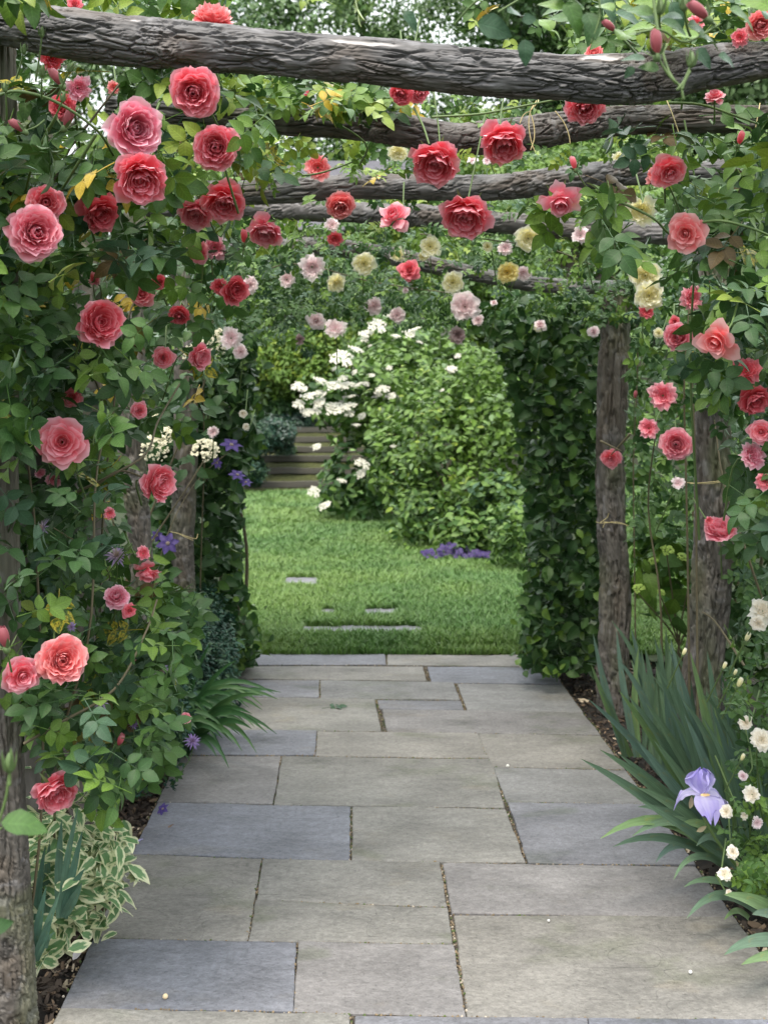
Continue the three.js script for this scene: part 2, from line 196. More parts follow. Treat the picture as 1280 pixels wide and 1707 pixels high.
function logGeo(rows, seed, { du = 0.004, m = 72, elong = 1, deep = 1, knots = [], scars = [], tone = [0.10, 0.093, 0.09], warm = [0.085, 0.062, 0.045], moss = 0, vertical = false, cell = 1, cw = 0.17 } = {}) {
  const pts = rows.map((r) => at(r[0], r[1], r[3])), rad = rows.map((r) => r[2] / F * r[3]), c = new THREE.CatmullRomCurve3(pts), len = c.getLength(), n = Math.ceil(len / du), pos = [], col = [], idx = [];
  const side = vertical ? V(1, 0, 0) : V(0, 1, 0), us = rows.map((_, i) => i / (rows.length - 1));
  for (let i = 0; i <= n; i++) {
    const t = i / n, p = c.getPoint(t), tg = c.getTangent(t), b = tg.clone().cross(side).normalize(), nn = b.clone().cross(tg).normalize(), f = t * (rows.length - 1), k = Math.min(rows.length - 2, Math.floor(f)), r = lerp(rad[k], rad[k + 1], sstep(0, 1, f - k)), s = t * len;
    for (let j = 0; j < m; j++) {
      const a = j / m * 2 * Math.PI, y = Math.cos(a) * r, z = Math.sin(a) * r, wx = 0.02 * noise(s * 9, y * 25, z * 25 + seed), wy = 0.006 * noise(s * 8 + 5, y * 30, z * 30 + seed);
      const X = (s + wx) / (0.085 * elong), Y = (y + wy) / 0.0135 + seed * 7, Z = (z + wy) / 0.0135;
      const w1 = 0.34 * noise(s * 11, y * 40, z * 40 + seed), w2 = 0.3 * noise(s * 60, y * 150, z * 150 + seed), c1 = plates((s + 0.02 * w1) / (0.11 * elong) + seed * 3, y / (0.0185 * cell) + w1 * 0.8 + w2 * 0.35, z / (0.0185 * cell) + w1 * 0.8 - w2 * 0.35), c2 = plates((s + 0.01 * w1) / (0.035 * elong) + seed * 5, y / 0.0095 + w1 + w2, z / 0.0095 - w1 + w2);
      const crack = (1 - sstep(0.02, cw, c1[0])) * sstep(-0.5, 0.05, noise(s * 18, y * 30, z * 30 + 5 + seed)) , fine1 = (1 - sstep(0.0, 0.16, c2[0])) * sstep(-0.3, 0.3, noise(s * 25, y * 50, z * 50 + 15)), stri = noise(s * 16 / elong, y * 420, z * 420) * 0.6 + noise(s * 34 / elong, y * 900, z * 900) * 0.4;
      let d = -0.0105 * crack * (0.6 + 0.4 * c1[1]) - 0.0032 * fine1 + 0.0018 * (c1[1] - 0.5) + 0.0013 * (c2[1] - 0.5) + 0.0012 * stri + 0.0038 * noise(s * 5, y * 14, z * 14 + seed) + 0.0016 * noise(s * 40, y * 60, z * 60);
      d *= deep;
      let bare = 0; for (const [ks, ka, kl, kw] of scars) { const q = Math.hypot((s - ks) / kl, (a - ka) * r / kw) + 0.5 * noise(s * 50, y * 90, z * 90); bare = Math.max(bare, 1 - sstep(0.7, 1.1, q)); } d = lerp(d, -0.004 + 0.0006 * stri, bare);
      for (const [ks, ka, kr, kh] of knots) { let da = Math.abs(a - ka); da = Math.min(da, 2 * Math.PI - da) * r; const q = Math.hypot((s - ks) * 0.8, da) / kr; if (q < 2) d += kh * (Math.exp(-q * q * 2.2) * (1 - 0.5 * Math.exp(-q * q * 9)) - 0.12 * Math.sin(q * 17) * Math.exp(-q * q * 1.4)); }
      pos.push(p.x + nn.x * (y + y / r * d) + b.x * (z + z / r * d), p.y + nn.y * (y + y / r * d) + b.y * (z + z / r * d), p.z + nn.z * (y + y / r * d) + b.z * (z + z / r * d));
      const g1 = clamp(0.5 + 0.9 * fbm(X * 0.6, Y * 0.4, Z * 0.4 + 31, 3)), g2 = sstep(0.12, 0.5, noise(s * 6, y * 20, z * 20 + seed + 50)), li = sstep(0.35, 0.6, noise(s * 34, Y * 0.5, Z * 0.5 + 77)) , fine = 1 + 0.25 * noise(X * 9, Y * 4, Z * 4 + 3) + 0.12 * stri;
      const mo = moss * sstep(0.0, 0.5, noise(s * 4, y * 9, z * 9 + 19)); const o = [];
      for (let q = 0; q < 3; q++) { let v = lerp(tone[q] * lerp(0.6, 1.2, g1) * (0.75 + 0.5 * c1[1]), warm[q], 0.5 * g2); v = lerp(v, [0.22, 0.215, 0.22][q], 0.4 * li); v = lerp(v, [0.36, 0.34, 0.33][q], bare); v = lerp(v, [0.09, 0.11, 0.035][q], mo); o.push(clamp(v * fine, 0.01, 0.9)); }
      col.push(...o);
    }
  }
  for (let i = 0; i < n; i++) for (let j = 0; j < m; j++) { const a = i * m + j, b2 = i * m + (j + 1) % m; idx.push(a, b2, a + m, b2, b2 + m, a + m); }
  for (const [o, cI, fl] of [[0, 0, 0], [n * m, n, 1]]) { const p = c.getPoint(cI / n), q = pos.length / 3; pos.push(p.x, p.y, p.z); col.push(0.2, 0.15, 0.1); for (let j = 0; j < m; j++) { const a = o + j, b2 = o + (j + 1) % m; fl ? idx.push(q, a, b2) : idx.push(q, b2, a); } }
  return geoFrom(pos, idx, null, col);
}
function strip(rows, d, grow = 1) { keep.push([[...rows.map((r) => [r[0], r[1] - r[2] * grow]), ...rows.slice().reverse().map((r) => [r[0], r[1] + r[2] * grow])], d]); }
function beam(label, d, rows, opt) {
  rows = rows.map((r) => [r[0], r[1], r[2] * 0.94, d]); const g = logGeo(rows, opt.seed, opt), m = new THREE.Mesh(g, barkMat); const base = at(rows[0][0], rows[0][1], d);
  g.translate(-base.x, -base.y, -base.z); m.position.copy(base); m.name = numbered('log_beam'); m.castShadow = m.receiveShadow = true; tag(m, label, 'log beam', 'log beams crossing over the path'); scene.add(m); return rows;
}
const b1 = beam('nearest and thickest log beam across the top of the photo, with a knot', 2.77, [[-160, 24, 42], [0, 38, 41], [100, 52, 45], [225, 69, 45], [320, 78, 44], [460, 90, 40], [600, 99, 40], [760, 117, 41], [920, 127, 40], [1040, 132, 44], [1100, 128, 43], [1180, 113, 38], [1280, 100, 32], [1430, 92, 30]], { seed: 1, du: 0.0025, m: 184, deep: 1.1, tone: [0.098, 0.095, 0.095], knots: [[0.625, 2.1, 0.034, 0.022], [0.74, 2.7, 0.03, 0.012], [1.31, 1.6, 0.022, 0.012], [1.74, 2.3, 0.026, 0.012]], scars: [[1.46, 0.75, 0.05, 0.013], [1.02, 1.0, 0.07, 0.008], [0.52, 0.9, 0.02, 0.006]] });
strip(b1, 2.77, 0.7);
const b2 = beam('second log beam from the camera, dipping in its middle', 3.48, [[180, 182, 24], [355, 194, 24], [480, 201, 27], [600, 206, 31], [660, 216, 30], [760, 231, 27], [830, 228, 30], [900, 219, 31], [960, 209, 29], [1020, 202, 27], [1120, 199, 26], [1280, 200, 25], [1420, 200, 25]], { seed: 2, du: 0.0035, m: 120, tone: [0.084, 0.076, 0.07] });
const b3 = beam('third log beam from the camera, below the dipping one', 4.4, [[330, 324, 22], [460, 320, 21], [600, 311, 23], [720, 312, 23], [820, 313, 24], [900, 304, 25], [1000, 292, 24], [1070, 288, 23], [1230, 285, 22]], { seed: 3, du: 0.005, m: 96, tone: [0.1, 0.096, 0.095] });
const b4 = beam('fourth log beam from the camera, mostly hidden behind the third', 5.07, [[180, 342, 18], [380, 346, 18], [480, 350, 18], [560, 353, 19], [650, 358, 20], [720, 360, 20], [850, 372, 20], [1000, 385, 19], [1150, 392, 19]], { seed: 4, du: 0.007, m: 56 });
const b5 = beam('farthest log beam, sloping down to the right-hand back post', 5.78, [[270, 398, 17], [400, 408, 17], [470, 412, 18], [540, 411, 17], [640, 425, 16], [740, 446, 15], [850, 468, 13], [940, 478, 13], [1040, 482, 14]], { seed: 5, du: 0.007, m: 56, tone: [0.1, 0.096, 0.095] });
for (const [b, d] of [[b2, 3.48], [b3, 4.4], [b4, 5.07]]) strip(b.map(([x, y, r]) => [x, y, r]), d - 0.02, 0.35);
function post(label, d, rows, opt) {
  const yb = CY + 3000 / d; const last = rows[rows.length - 1]; rows = [...rows, [last[0] + (opt.foot ?? 0), yb + 12, last[2] * 1.06]].map((r) => [...r, d]);
  const g = logGeo(rows, opt.seed, { vertical: true, elong: 1.7, ...opt }), m = new THREE.Mesh(g, barkMat), base = V(at(rows[rows.length - 1][0], yb, d).x, 0, -d);
  g.translate(-base.x, 0, -base.z); m.position.copy(base); m.name = numbered('log_post'); m.castShadow = m.receiveShadow = true; tag(m, label, 'log post', 'log posts of the pergola'); scene.add(m); return rows;
}
const pMat = { cell: 1.2, cw: 0.3, tone: [0.105, 0.095, 0.083], warm: [0.085, 0.065, 0.046], moss: 0.35 };
post('nearest log post at the left edge beside the variegated shrub', 2.86, [[-20, 60, 46], [-18, 600, 48], [-14, 1160, 50], [-8, 1400, 52], [0, 1560, 54]], { seed: 11, m: 160, du: 0.005, foot: 6, ...pMat, cell: 0.95, cw: 0.2 });
post('log post behind the large left rose, mostly covered by leaves', 3.5, [[62, 180, 36], [60, 600, 38], [66, 1000, 40]], { seed: 12, m: 40, du: 0.012, ...pMat });
post('log post in the shade between the left roses', 4.3, [[150, 310, 28], [150, 700, 30], [152, 1100, 32]], { seed: 13, m: 40, du: 0.012, ...pMat });
post('left log post beside the cream panicles and pink nodding rose', 4.9, [[222, 345, 22], [221, 540, 22], [221, 760, 23], [231, 860, 20], [237, 1000, 21]], { seed: 14, m: 96, du: 0.006, foot: 4, ...pMat });
post('farthest left log post tied with twine beside the dark vine', 5.85, [[312, 398, 19], [310, 600, 19], [309, 785, 20], [304, 900, 20], [310, 1010, 18]], { seed: 15, m: 80, du: 0.007, ...pMat });
post('right log post nearer the camera with moss, behind the iris leaves', 4.72, [[1182, 385, 26], [1184, 560, 28], [1188, 700, 30], [1190, 850, 33], [1187, 950, 34], [1178, 1050, 33], [1162, 1190, 34]], { seed: 16, m: 150, du: 0.006, deep: 1.6, ...pMat, moss: 0.5 });
post('right back log post with a twine tie, beside the dark vine', 5.75, [[1026, 492, 23], [1024, 600, 26], [1017, 750, 24], [1018, 870, 24], [1025, 980, 25], [1022, 1100, 26]], { seed: 17, m: 130, du: 0.006, deep: 1.6, ...pMat });
keep.push([[[1000, 560], [1042, 560], [1046, 1060], [1004, 1060]], 5.75], [[[1160, 890], [1218, 890], [1200, 1130], [1150, 1130]], 4.7], [[[205, 770], [244, 770], [248, 900], [212, 900]], 4.9], [[[296, 800], [322, 800], [322, 990], [300, 990]], 5.8], [[[-60, 1385], [45, 1385], [58, 1707], [-60, 1707]], 2.9]);

// ------------------------------------------------------------------ leaves
const veinTex = (fn) => tex(128, 128, fn);
const veins = (u, v) => { const c = Math.abs(v - 0.5) * 2, mid = sstep(0.09, 0.02, c), ph = (u * 7 - c * 1.6), q = Math.abs(ph - Math.round(ph)), side = sstep(0.16, 0.04, q) * sstep(1, 0.7, c); return [mid, side, c]; };
const leafTex = veinTex((u, v) => { const [m, s, c] = veins(u, v), n = 0.1 * fbm(u * 8, v * 8, 1, 3), k = 0.89 + 0.8 * n + 0.08 * s + 0.12 * m; return [k + 0.05 * m + 0.02 * s, k, k - 0.02]; });
const leafBump = tex(128, 128, (u, v) => { const [m, s] = veins(u, v), k = 0.7 - 0.4 * m - 0.3 * s; return [k, k, k]; }, false);
const spotTex = veinTex((u, v) => { const [m, s, c] = veins(u, v), b = sstep(0.05, 0.35, fbm(u * 9, v * 9, 5, 3)), n = noise(u * 26, v * 26, 8) > 0.45 ? 0.62 : 1, g = sstep(0.1, -0.3, fbm(u * 4, v * 4, 22, 2)); return [lerp(0.86, 0.35, g) * n, lerp(0.80, 0.5, g) * n, lerp(0.28, 0.22, g) * n].map((x) => x * (1 - 0.3 * b)); });
const varTex = veinTex((u, v) => { const c = Math.abs(v - 0.5) * 2, e = Math.max(c, u * 1.02 - 0.1) + 0.22 * fbm(u * 9, v * 9, 4, 3), k = sstep(0.5, 0.68, e), m = sstep(0.1, 0.02, c); return [lerp(0.46, 0.95, k) + 0.05 * m, lerp(0.62, 0.96, k) + 0.05 * m, lerp(0.42, 0.79, k)]; });
const leafMats = {};
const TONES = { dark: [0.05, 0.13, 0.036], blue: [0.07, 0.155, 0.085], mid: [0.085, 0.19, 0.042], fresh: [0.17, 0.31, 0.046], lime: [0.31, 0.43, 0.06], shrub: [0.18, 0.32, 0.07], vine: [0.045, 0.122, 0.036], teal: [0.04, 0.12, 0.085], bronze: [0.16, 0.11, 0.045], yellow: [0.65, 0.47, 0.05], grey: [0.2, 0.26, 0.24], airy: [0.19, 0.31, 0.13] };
function leafMat(tone) {
  if (leafMats[tone]) return leafMats[tone];
  const sp = tone === 'spot', va = tone === 'varieg';
  return leafMats[tone] = phys({ color: sp ? C(0.75, 0.75, 0.7) : va ? C(0.85, 0.85, 0.85) : C(...TONES[tone]), map: sp ? spotTex : va ? varTex : leafTex, bumpMap: leafBump, bumpScale: 0.0006, roughness: 0.5, transmission: 0.42, thickness: 0, ior: 1.4, specularIntensity: 0.7 });
}
const stuffLeaf = phys({ map: leafTex, bumpMap: leafBump, bumpScale: 0.0006, roughness: 0.5, transmission: 0.42, thickness: 0, ior: 1.4, specularIntensity: 0.7 }), stuffVar = phys({ map: varTex, roughness: 0.5, transmission: 0.3, thickness: 0 });
function leaflet(L, W, { n = 6, peak = 0.42, tip = 1, fold = 0.25, droop = 0.25, serr = 0, heart = 0, wave = 0, seed = 1 } = {}) {
  const pos = [], uv = [], idx = [];
  for (let i = 0; i <= n; i++) {
    const t = i / n, tt = clamp((t - peak) / (1 - peak)), w0 = 0.84 * Math.pow(Math.max(0, Math.cos(tt * Math.PI / 2)), 0.8 * tip) + 0.16 * (1 - tt), hw = W / 2 * Math.max(0.015, t < peak ? Math.sin(clamp(t / peak) * Math.PI / 2) ** 0.7 : w0) * (1 + (i % 2 ? serr : -serr)), back = heart * (1 - sstep(0, 0.3, t));
    for (const s of [-1, 0, 1]) { pos.push(L * t - back * Math.abs(s) * L * 0.25, -droop * L * t * t + fold * Math.abs(s) * hw + wave * L * noise(t * 4, s * 2, seed), s * hw); uv.push(t, 0.5 + s * 0.5); }
  }
  for (let i = 0; i < n; i++) for (let s = 0; s < 2; s++) { const a = i * 3 + s; idx.push(a, a + 1, a + 3, a + 1, a + 4, a + 3); }
  return geoFrom(pos, idx, uv);
}
function compound(seed, { pairs = 2, L = 1, W = 0.68, serr = 0.025, n = 10 } = {}) {  // a rose leaf of five or seven leaflets; unit = length of the end leaflet
  const R = rng(seed), gs = [], len = 0.75 + 0.6 * pairs;
  const add = (x, ang, s) => { const g = leaflet(L * s, W * s * (0.92 + R() * 0.16), { n, serr, fold: 0.12 + R() * 0.3, droop: 0.08 + R() * 0.35, wave: 0.03, seed: seed + x * 7 }); g.rotateX((R() - 0.5) * 0.7); g.rotateZ((R() - 0.5) * 0.5); g.rotateY(ang); g.translate(x, -0.06 * x * x, 0); gs.push(g); };
  add(len, (R() - 0.5) * 0.3, 1);
  for (let p = 0; p < pairs; p++) for (const s of [-1, 1]) add(len - 0.25 - p * 0.62 + (R() - 0.5) * 0.08, s * (1.0 + R() * 0.3), 0.92 - p * 0.12 + R() * 0.06);
  const st = []; for (let i = 0; i <= 3; i++) st.push(V(len * i / 3, -0.06 * (len * i / 3) ** 2, 0)); const rc = tube(st, 0.03, 0.015, 3, 4), u = rc.attributes.uv; for (let i = 0; i < u.count; i++) u.setXY(i, 0.3, 0.5); gs.push(rc);
  const g = mergeGeometries(gs); g.translate(-len * 0.55, 0, 0); return g;
}
const GEO = {
  rose: [1, 2, 3, 4].map((s) => compound(s)), arch: [5, 6, 7].map((s) => compound(s, { pairs: 3, n: 6, W: 0.66, serr: 0 })),
  vine: [1, 2, 3].map((s) => leaflet(1, 0.78, { n: 6, peak: 0.33, heart: 1, fold: 0.15 * s, droop: 0.1 + 0.12 * s, wave: 0.05, seed: s })).map((g) => g.translate(-0.4, 0, 0)),
  ovate: [1, 2, 3].map((s) => leaflet(1, 0.52, { n: 6, fold: 0.18 * s, droop: 0.15 * s, wave: 0.04, seed: s + 5 })).map((g) => g.translate(-0.4, 0, 0)),
  broad: [1, 2].map((s) => leaflet(1, 0.68, { n: 8, peak: 0.38, serr: 0.03, fold: 0.2, droop: 0.3 * s, wave: 0.04, seed: s + 9 })).map((g) => g.translate(-0.4, 0, 0)),
};
{ // a short twig of small leaves, for shrubs seen far off, and a tuft for crowns
  const twig = (seed, n, l, w, spread) => { const R = rng(seed), gs = []; for (let i = 0; i < n; i++) { const g = leaflet(l * (0.7 + R() * 0.6), w, { n: 3, fold: 0.2, droop: 0.2 }); g.rotateX((R() - 0.5) * 1.6); g.rotateZ((R() - 0.5) * 1.2); g.rotateY(R() * 6.28); g.translate((R() - 0.5) * spread, (R() - 0.5) * spread * 0.6, (R() - 0.5) * spread); gs.push(g); } return mergeGeometries(gs); };
  GEO.twig = [twig(3, 7, 0.55, 0.3, 0.7), twig(4, 7, 0.55, 0.3, 0.7)]; GEO.tuft = [twig(8, 20, 0.24, 0.15, 1.25)]; GEO.tiny = [twig(12, 10, 0.4, 0.22, 0.9)];
}
const RAD = { rose: 1.15, arch: 1.3, vine: 0.5, ovate: 0.42, broad: 0.48, twig: 0.6, tuft: 0.7, tiny: 0.6 };
const allLeaves = [], blooms = [];                           // blooms: {x, y, r, d} kept clear of leaves
function pick(R, w) { let t = 0; for (const k in w) t += w[k]; let x = R() * t; for (const k in w) if ((x -= w[k]) <= 0) return k; return Object.keys(w)[0]; }
function clear(p, r) {                                        // may a leaf stand at this place?
  const q = proj(p), rp = r / q.d * F;
  for (const b of blooms) if (q.d < b.d + 0.05 && Math.hypot(q.x - b.x, q.y - b.y) < b.r * 0.92 + rp * 0.72) return false;
  for (const [poly, d] of keep) if (q.d < d && (inPoly(poly, q.x, q.y) || inPoly(poly, q.x - rp * 0.5, q.y) || inPoly(poly, q.x + rp * 0.5, q.y) || inPoly(poly, q.x, q.y + rp * 0.5) || inPoly(poly, q.x, q.y - rp * 0.5))) return false;
  return true;
}
function addLeaf(o, geo, p, n, dir, s, tone, force) {
  const r = RAD[geo] * s; if (!force && !clear(p, r)) return false;
  allLeaves.push({ o, geo, p, m: frame(p, n, dir, s), tone, r }); return true;
}
function mass(o, seed, { poly, n, d, size, geo = 'rose', tones, up = 0.7, out = V(0, 0, 0.45), rand = 0.9, dense = null, gap = 10 }) {
  const R = rng(seed); let x0 = 1e9, x1 = -1e9, y0 = 1e9, y1 = -1e9; for (const [x, y] of poly) { x0 = Math.min(x0, x); x1 = Math.max(x1, x); y0 = Math.min(y0, y); y1 = Math.max(y1, y); }
  for (let k = 0, tries = 0; k < n && tries < n * 16; tries++) {
    const x = lerp(x0, x1, R()), y = lerp(y0, y1, R()); if (!inPoly(poly, x, y)) continue;
    const t = R(), dd = lerp(d[0], d[1], t), p = at(x, y, dd); if (p.y < 0.02) continue;
    if (R() > (dense ? dense(p, x, y) : 1) * (0.12 + 0.88 * sstep(-0.22, 0.16, noise(p.x * gap + seed, p.y * gap, p.z * gap)))) continue;
    const nn = V((R() - 0.5) * 2 * rand, (R() - 0.5) * 2 * rand + up, (R() - 0.5) * 2 * rand).add(out), a = R() * 6.283, dir = V(Math.cos(a), -0.25 - R() * 0.5, Math.sin(a));
    if (addLeaf(o, geo, p, nn, dir, (geo === 'rose' ? 1.06 : 1.06) * lerp(size[0], size[1], R()), pick(R, tones))) k++;
  }
}
function ellip(o, seed, { c, r, n, size, geo = 'twig', tones, shell = 0.55, up = 0.6, rand = 0.8, lump = 0.25, freq = 1.3, ymin = 0.03 }) {  // leaves through a lumpy ellipsoid's volume
  const R = rng(seed);
  for (let k = 0, tries = 0; k < n && tries < n * 14; tries++) {
    const u = V(R() * 2 - 1, R() * 2 - 1, R() * 2 - 1); const l = u.length(); if (l > 1 || l < 0.05) continue; u.divideScalar(l);
    const q = lerp(shell, 1, Math.pow(R(), 0.6)) * (1 + lump * noise(u.x * freq + seed, u.y * freq, u.z * freq) + lump * 0.6 * noise(u.x * freq * 2.7, u.y * freq * 2.7 + seed, u.z * freq * 2.7)), p = V(c[0] + u.x * r[0] * q, c[1] + u.y * r[1] * q, c[2] + u.z * r[2] * q); if (p.y < ymin) continue;
    const gf = 0.42 / size[1]; if (geo !== 'tiny' && noise(p.x * gf + seed, p.y * gf, p.z * gf) < -0.12 && R() < 0.85) continue;
    const nn = u.clone().multiplyScalar(0.7).add(V((R() - 0.5) * 2 * rand, (R() - 0.5) * 2 * rand + up, (R() - 0.5) * 2 * rand)), a = R() * 6.283;
    if (addLeaf(o, geo, p, nn, V(Math.cos(a), -0.3 - R() * 0.4, Math.sin(a)), lerp(size[0], size[1], R()), pick(R, tones))) k++;
  }
}
function finishLeaves() {                                     // the leaves that show largest become parts, the rest one stuff part per plant
  const cell = 5, W = 256, H = 342, buf = new Int32Array(W * H).fill(-1);
  const list = allLeaves.map((l) => { const q = proj(l.p); return { l, x: q.x, y: q.y, d: q.d, rp: l.r / Math.max(0.2, q.d) * F * 0.55, seen: 0 }; }).sort((a, b) => b.d - a.d);
  list.forEach((e, i) => { const r = Math.max(0.5, e.rp / cell), cx = e.x / cell, cy = e.y / cell; for (let j = Math.max(0, Math.floor(cy - r)); j <= Math.min(H - 1, cy + r); j++) for (let k = Math.max(0, Math.floor(cx - r)); k <= Math.min(W - 1, cx + r); k++) if ((k - cx + 0.5) ** 2 + (j - cy + 0.5) ** 2 <= r * r + 0.3) buf[j * W + k] = i; });
  for (const i of buf) if (i >= 0) list[i].seen++;
  const by = new Map(); for (const e of list) { if (!by.has(e.l.o)) by.set(e.l.o, []); by.get(e.l.o).push(e); }
  for (const [o, es] of by) {
    es.sort((a, b) => b.seen - a.seen || a.d - b.d); const inv = worldInv(o), M = new THREE.Matrix4(), lim = o.userData.leafParts ?? 300, rest = {}; delete o.userData.leafParts; let k = 0;
    es.forEach((e, i) => {
      const { geo, m, tone } = e.l; M.multiplyMatrices(inv, m);
      const own = tone === 'spot' || tone === 'varieg';
      if (e.rp * 1.8 >= 9 && (e.seen > 0 || own) && k < lim && geo !== 'tiny') { k++; const q = new THREE.Mesh(GEO[geo][i % GEO[geo].length], leafMat(tone)); q.name = 'leaf'; q.applyMatrix4(M); q.castShadow = q.receiveShadow = true; o.add(q); }
      else (rest[geo + (tone === 'varieg' ? '/v' : '')] ??= []).push([M.clone(), tone]);
    });
    for (const key in rest) {
      const [geo, v] = key.split('/'), im = new THREE.InstancedMesh(GEO[geo][0], v ? stuffVar : stuffLeaf, rest[key].length), R = rng(7);
      rest[key].forEach(([m, tone], i) => { im.setMatrixAt(i, m); const t = 0.85 + 0.3 * R(), c = v ? [0.85, 0.85, 0.85] : tone === 'spot' ? [0.35, 0.32, 0.06] : TONES[tone]; im.setColorAt(i, C(c[0] * t, c[1] * t, c[2] * t)); });
      im.name = o.userData.foliage ?? 'foliage'; im.castShadow = im.receiveShadow = true; o.add(stuffPart(im));
    }
    delete o.userData.foliage;
  }
}

// ------------------------------------------------------------------ roses
function petalGeo({ R, Z, psi, half, ruffle = 0.06, point = 0, seed = 0, nu = 6, nv = 6, rim, base, throat = 0.04 }) {
  const pos = [], col = [], idx = [], uv = [], q = psi * Math.PI / 180, len = Math.hypot(R, Z), P1 = [Math.max(throat, R - Math.sin(q) * len * 0.5), Z - Math.cos(q) * len * 0.5];
  for (let j = 0; j <= nv; j++) for (let i = 0; i <= nu; i++) {
    const t = j / nv, u = i / nu * 2 - 1, edge = 1 - 0.13 * Math.pow(Math.abs(u), 2.6) + point * Math.pow(1 - Math.abs(u), 2) - 0.05 * Math.max(0, noise(u * 2.3, seed * 3.1, 4)) * (1 - point * 4), te = t * edge;
    const r = 2 * (1 - te) * te * P1[0] + te * te * R + (1 - te) ** 2 * throat, z = 2 * (1 - te) * te * P1[1] + te * te * Z;
    const h = half * Math.pow(Math.sin(Math.min(1, 0.12 + te * 1.05) * Math.PI / 2), 0.8) * (1 - 0.12 * t * t), a = u * h, w = ruffle * te * te, rr = r * (1 + w * 1.3 * noise(u * 2.6 + seed, t * 2.2, 1)) + w * 0.4 * noise(u * 5, t * 3, seed), zz = z + w * (1.1 * noise(u * 3.1, t * 2 + seed, 7) + 0.7 * noise(u * 6.5, t * 4, seed + 3)) + 0.05 * half * R * u * u * te;
    pos.push(Math.cos(a) * rr, zz, Math.sin(a) * rr); uv.push(i / nu, t);
    const k = clamp(0.3 * te * te + 0.7 * sstep(0.78, 1.0, te) + 0.15 * noise(u * 4, t * 2, seed + 9)); for (let c = 0; c < 3; c++) col.push(lerp(base[c], rim[c], k));
  }
  for (let j = 0; j < nv; j++) for (let i = 0; i < nu; i++) { const a = j * (nu + 1) + i; idx.push(a, a + nu + 1, a + 1, a + 1, a + nu + 1, a + nu + 2); }
  return geoFrom(pos, idx, uv, col);
}
const FORMS = { // rings: [tip radius, tip height, tip lean from the axis, petals, half width, ruffle, point]
  full: [[0.06, 0.74, -30, 3, 1.7, 0.08, 0], [0.14, 0.82, -20, 4, 1.25, 0.1, 0], [0.24, 0.86, -10, 5, 1.0, 0.12, 0], [0.35, 0.88, 0, 6, 0.86, 0.12, 0], [0.47, 0.87, 10, 7, 0.76, 0.12, 0], [0.6, 0.82, 22, 8, 0.7, 0.11, 0], [0.73, 0.72, 38, 8, 0.68, 0.1, 0], [0.85, 0.56, 60, 9, 0.62, 0.1, 0], [0.95, 0.35, 85, 9, 0.6, 0.11, 0], [1.0, 0.1, 112, 8, 0.62, 0.12, 0.01]],
  cup: [[0.07, 0.62, -30, 3, 1.7, 0.1, 0], [0.16, 0.7, -18, 4, 1.25, 0.13, 0], [0.27, 0.76, -10, 5, 1.0, 0.14, 0], [0.39, 0.82, -4, 5, 0.95, 0.14, 0], [0.52, 0.86, 3, 6, 0.85, 0.13, 0], [0.65, 0.86, 10, 6, 0.8, 0.13, 0], [0.78, 0.8, 20, 7, 0.74, 0.12, 0], [0.9, 0.64, 42, 7, 0.7, 0.12, 0.03], [1.0, 0.36, 80, 5, 0.7, 0.14, 0.06], [1.02, 0.05, 120, 3, 0.66, 0.14, 0.08]],
  flat: [[0.08, 0.3, -20, 3, 1.5, 0.12, 0], [0.2, 0.36, -5, 4, 1.0, 0.14, 0], [0.36, 0.38, 20, 5, 0.85, 0.15, 0], [0.55, 0.36, 45, 6, 0.75, 0.14, 0], [0.74, 0.3, 65, 7, 0.68, 0.13, 0], [0.9, 0.2, 82, 7, 0.64, 0.12, 0], [1.0, 0.06, 102, 7, 0.64, 0.12, 0.02]],
  open: [[0.05, 0.62, -20, 2, 2.4, 0.03, 0], [0.12, 0.65, -8, 3, 1.6, 0.03, 0.03], [0.21, 0.66, 4, 3, 1.4, 0.04, 0.04], [0.32, 0.64, 16, 4, 1.2, 0.05, 0.05], [0.46, 0.58, 34, 5, 1.0, 0.06, 0.05], [0.62, 0.5, 55, 6, 0.85, 0.07, 0.06], [0.8, 0.36, 80, 6, 0.78, 0.08, 0.07], [1.0, 0.14, 106, 7, 0.68, 0.08, 0.06]],
  point: [[0.1, 0.72, -20, 2, 2.4, 0.03, 0], [0.2, 0.76, -4, 3, 1.6, 0.03, 0.04], [0.34, 0.72, 10, 3, 1.4, 0.04, 0.06], [0.52, 0.62, 35, 3, 1.1, 0.05, 0.1], [0.78, 0.44, 75, 4, 0.85, 0.06, 0.22], [1.0, 0.26, 100, 3, 0.75, 0.06, 0.26]],
  loose: [[0.2, 0.3, -20, 4, 1.2, 0.2, 0], [0.38, 0.42, 10, 5, 0.8, 0.22, 0], [0.6, 0.46, 30, 6, 0.66, 0.22, 0], [0.8, 0.4, 62, 6, 0.6, 0.2, 0], [0.98, 0.22, 95, 6, 0.6, 0.2, 0.04]],
  nod: [[0.16, 0.9, -12, 3, 1.6, 0.05, 0], [0.3, 0.95, 0, 4, 1.2, 0.06, 0.02], [0.44, 0.92, 12, 5, 0.95, 0.08, 0.03], [0.58, 0.8, 35, 5, 0.85, 0.1, 0.05], [0.82, 0.5, 80, 5, 0.7, 0.1, 0.12], [1.0, 0.1, 125, 4, 0.62, 0.1, 0.14]],
};
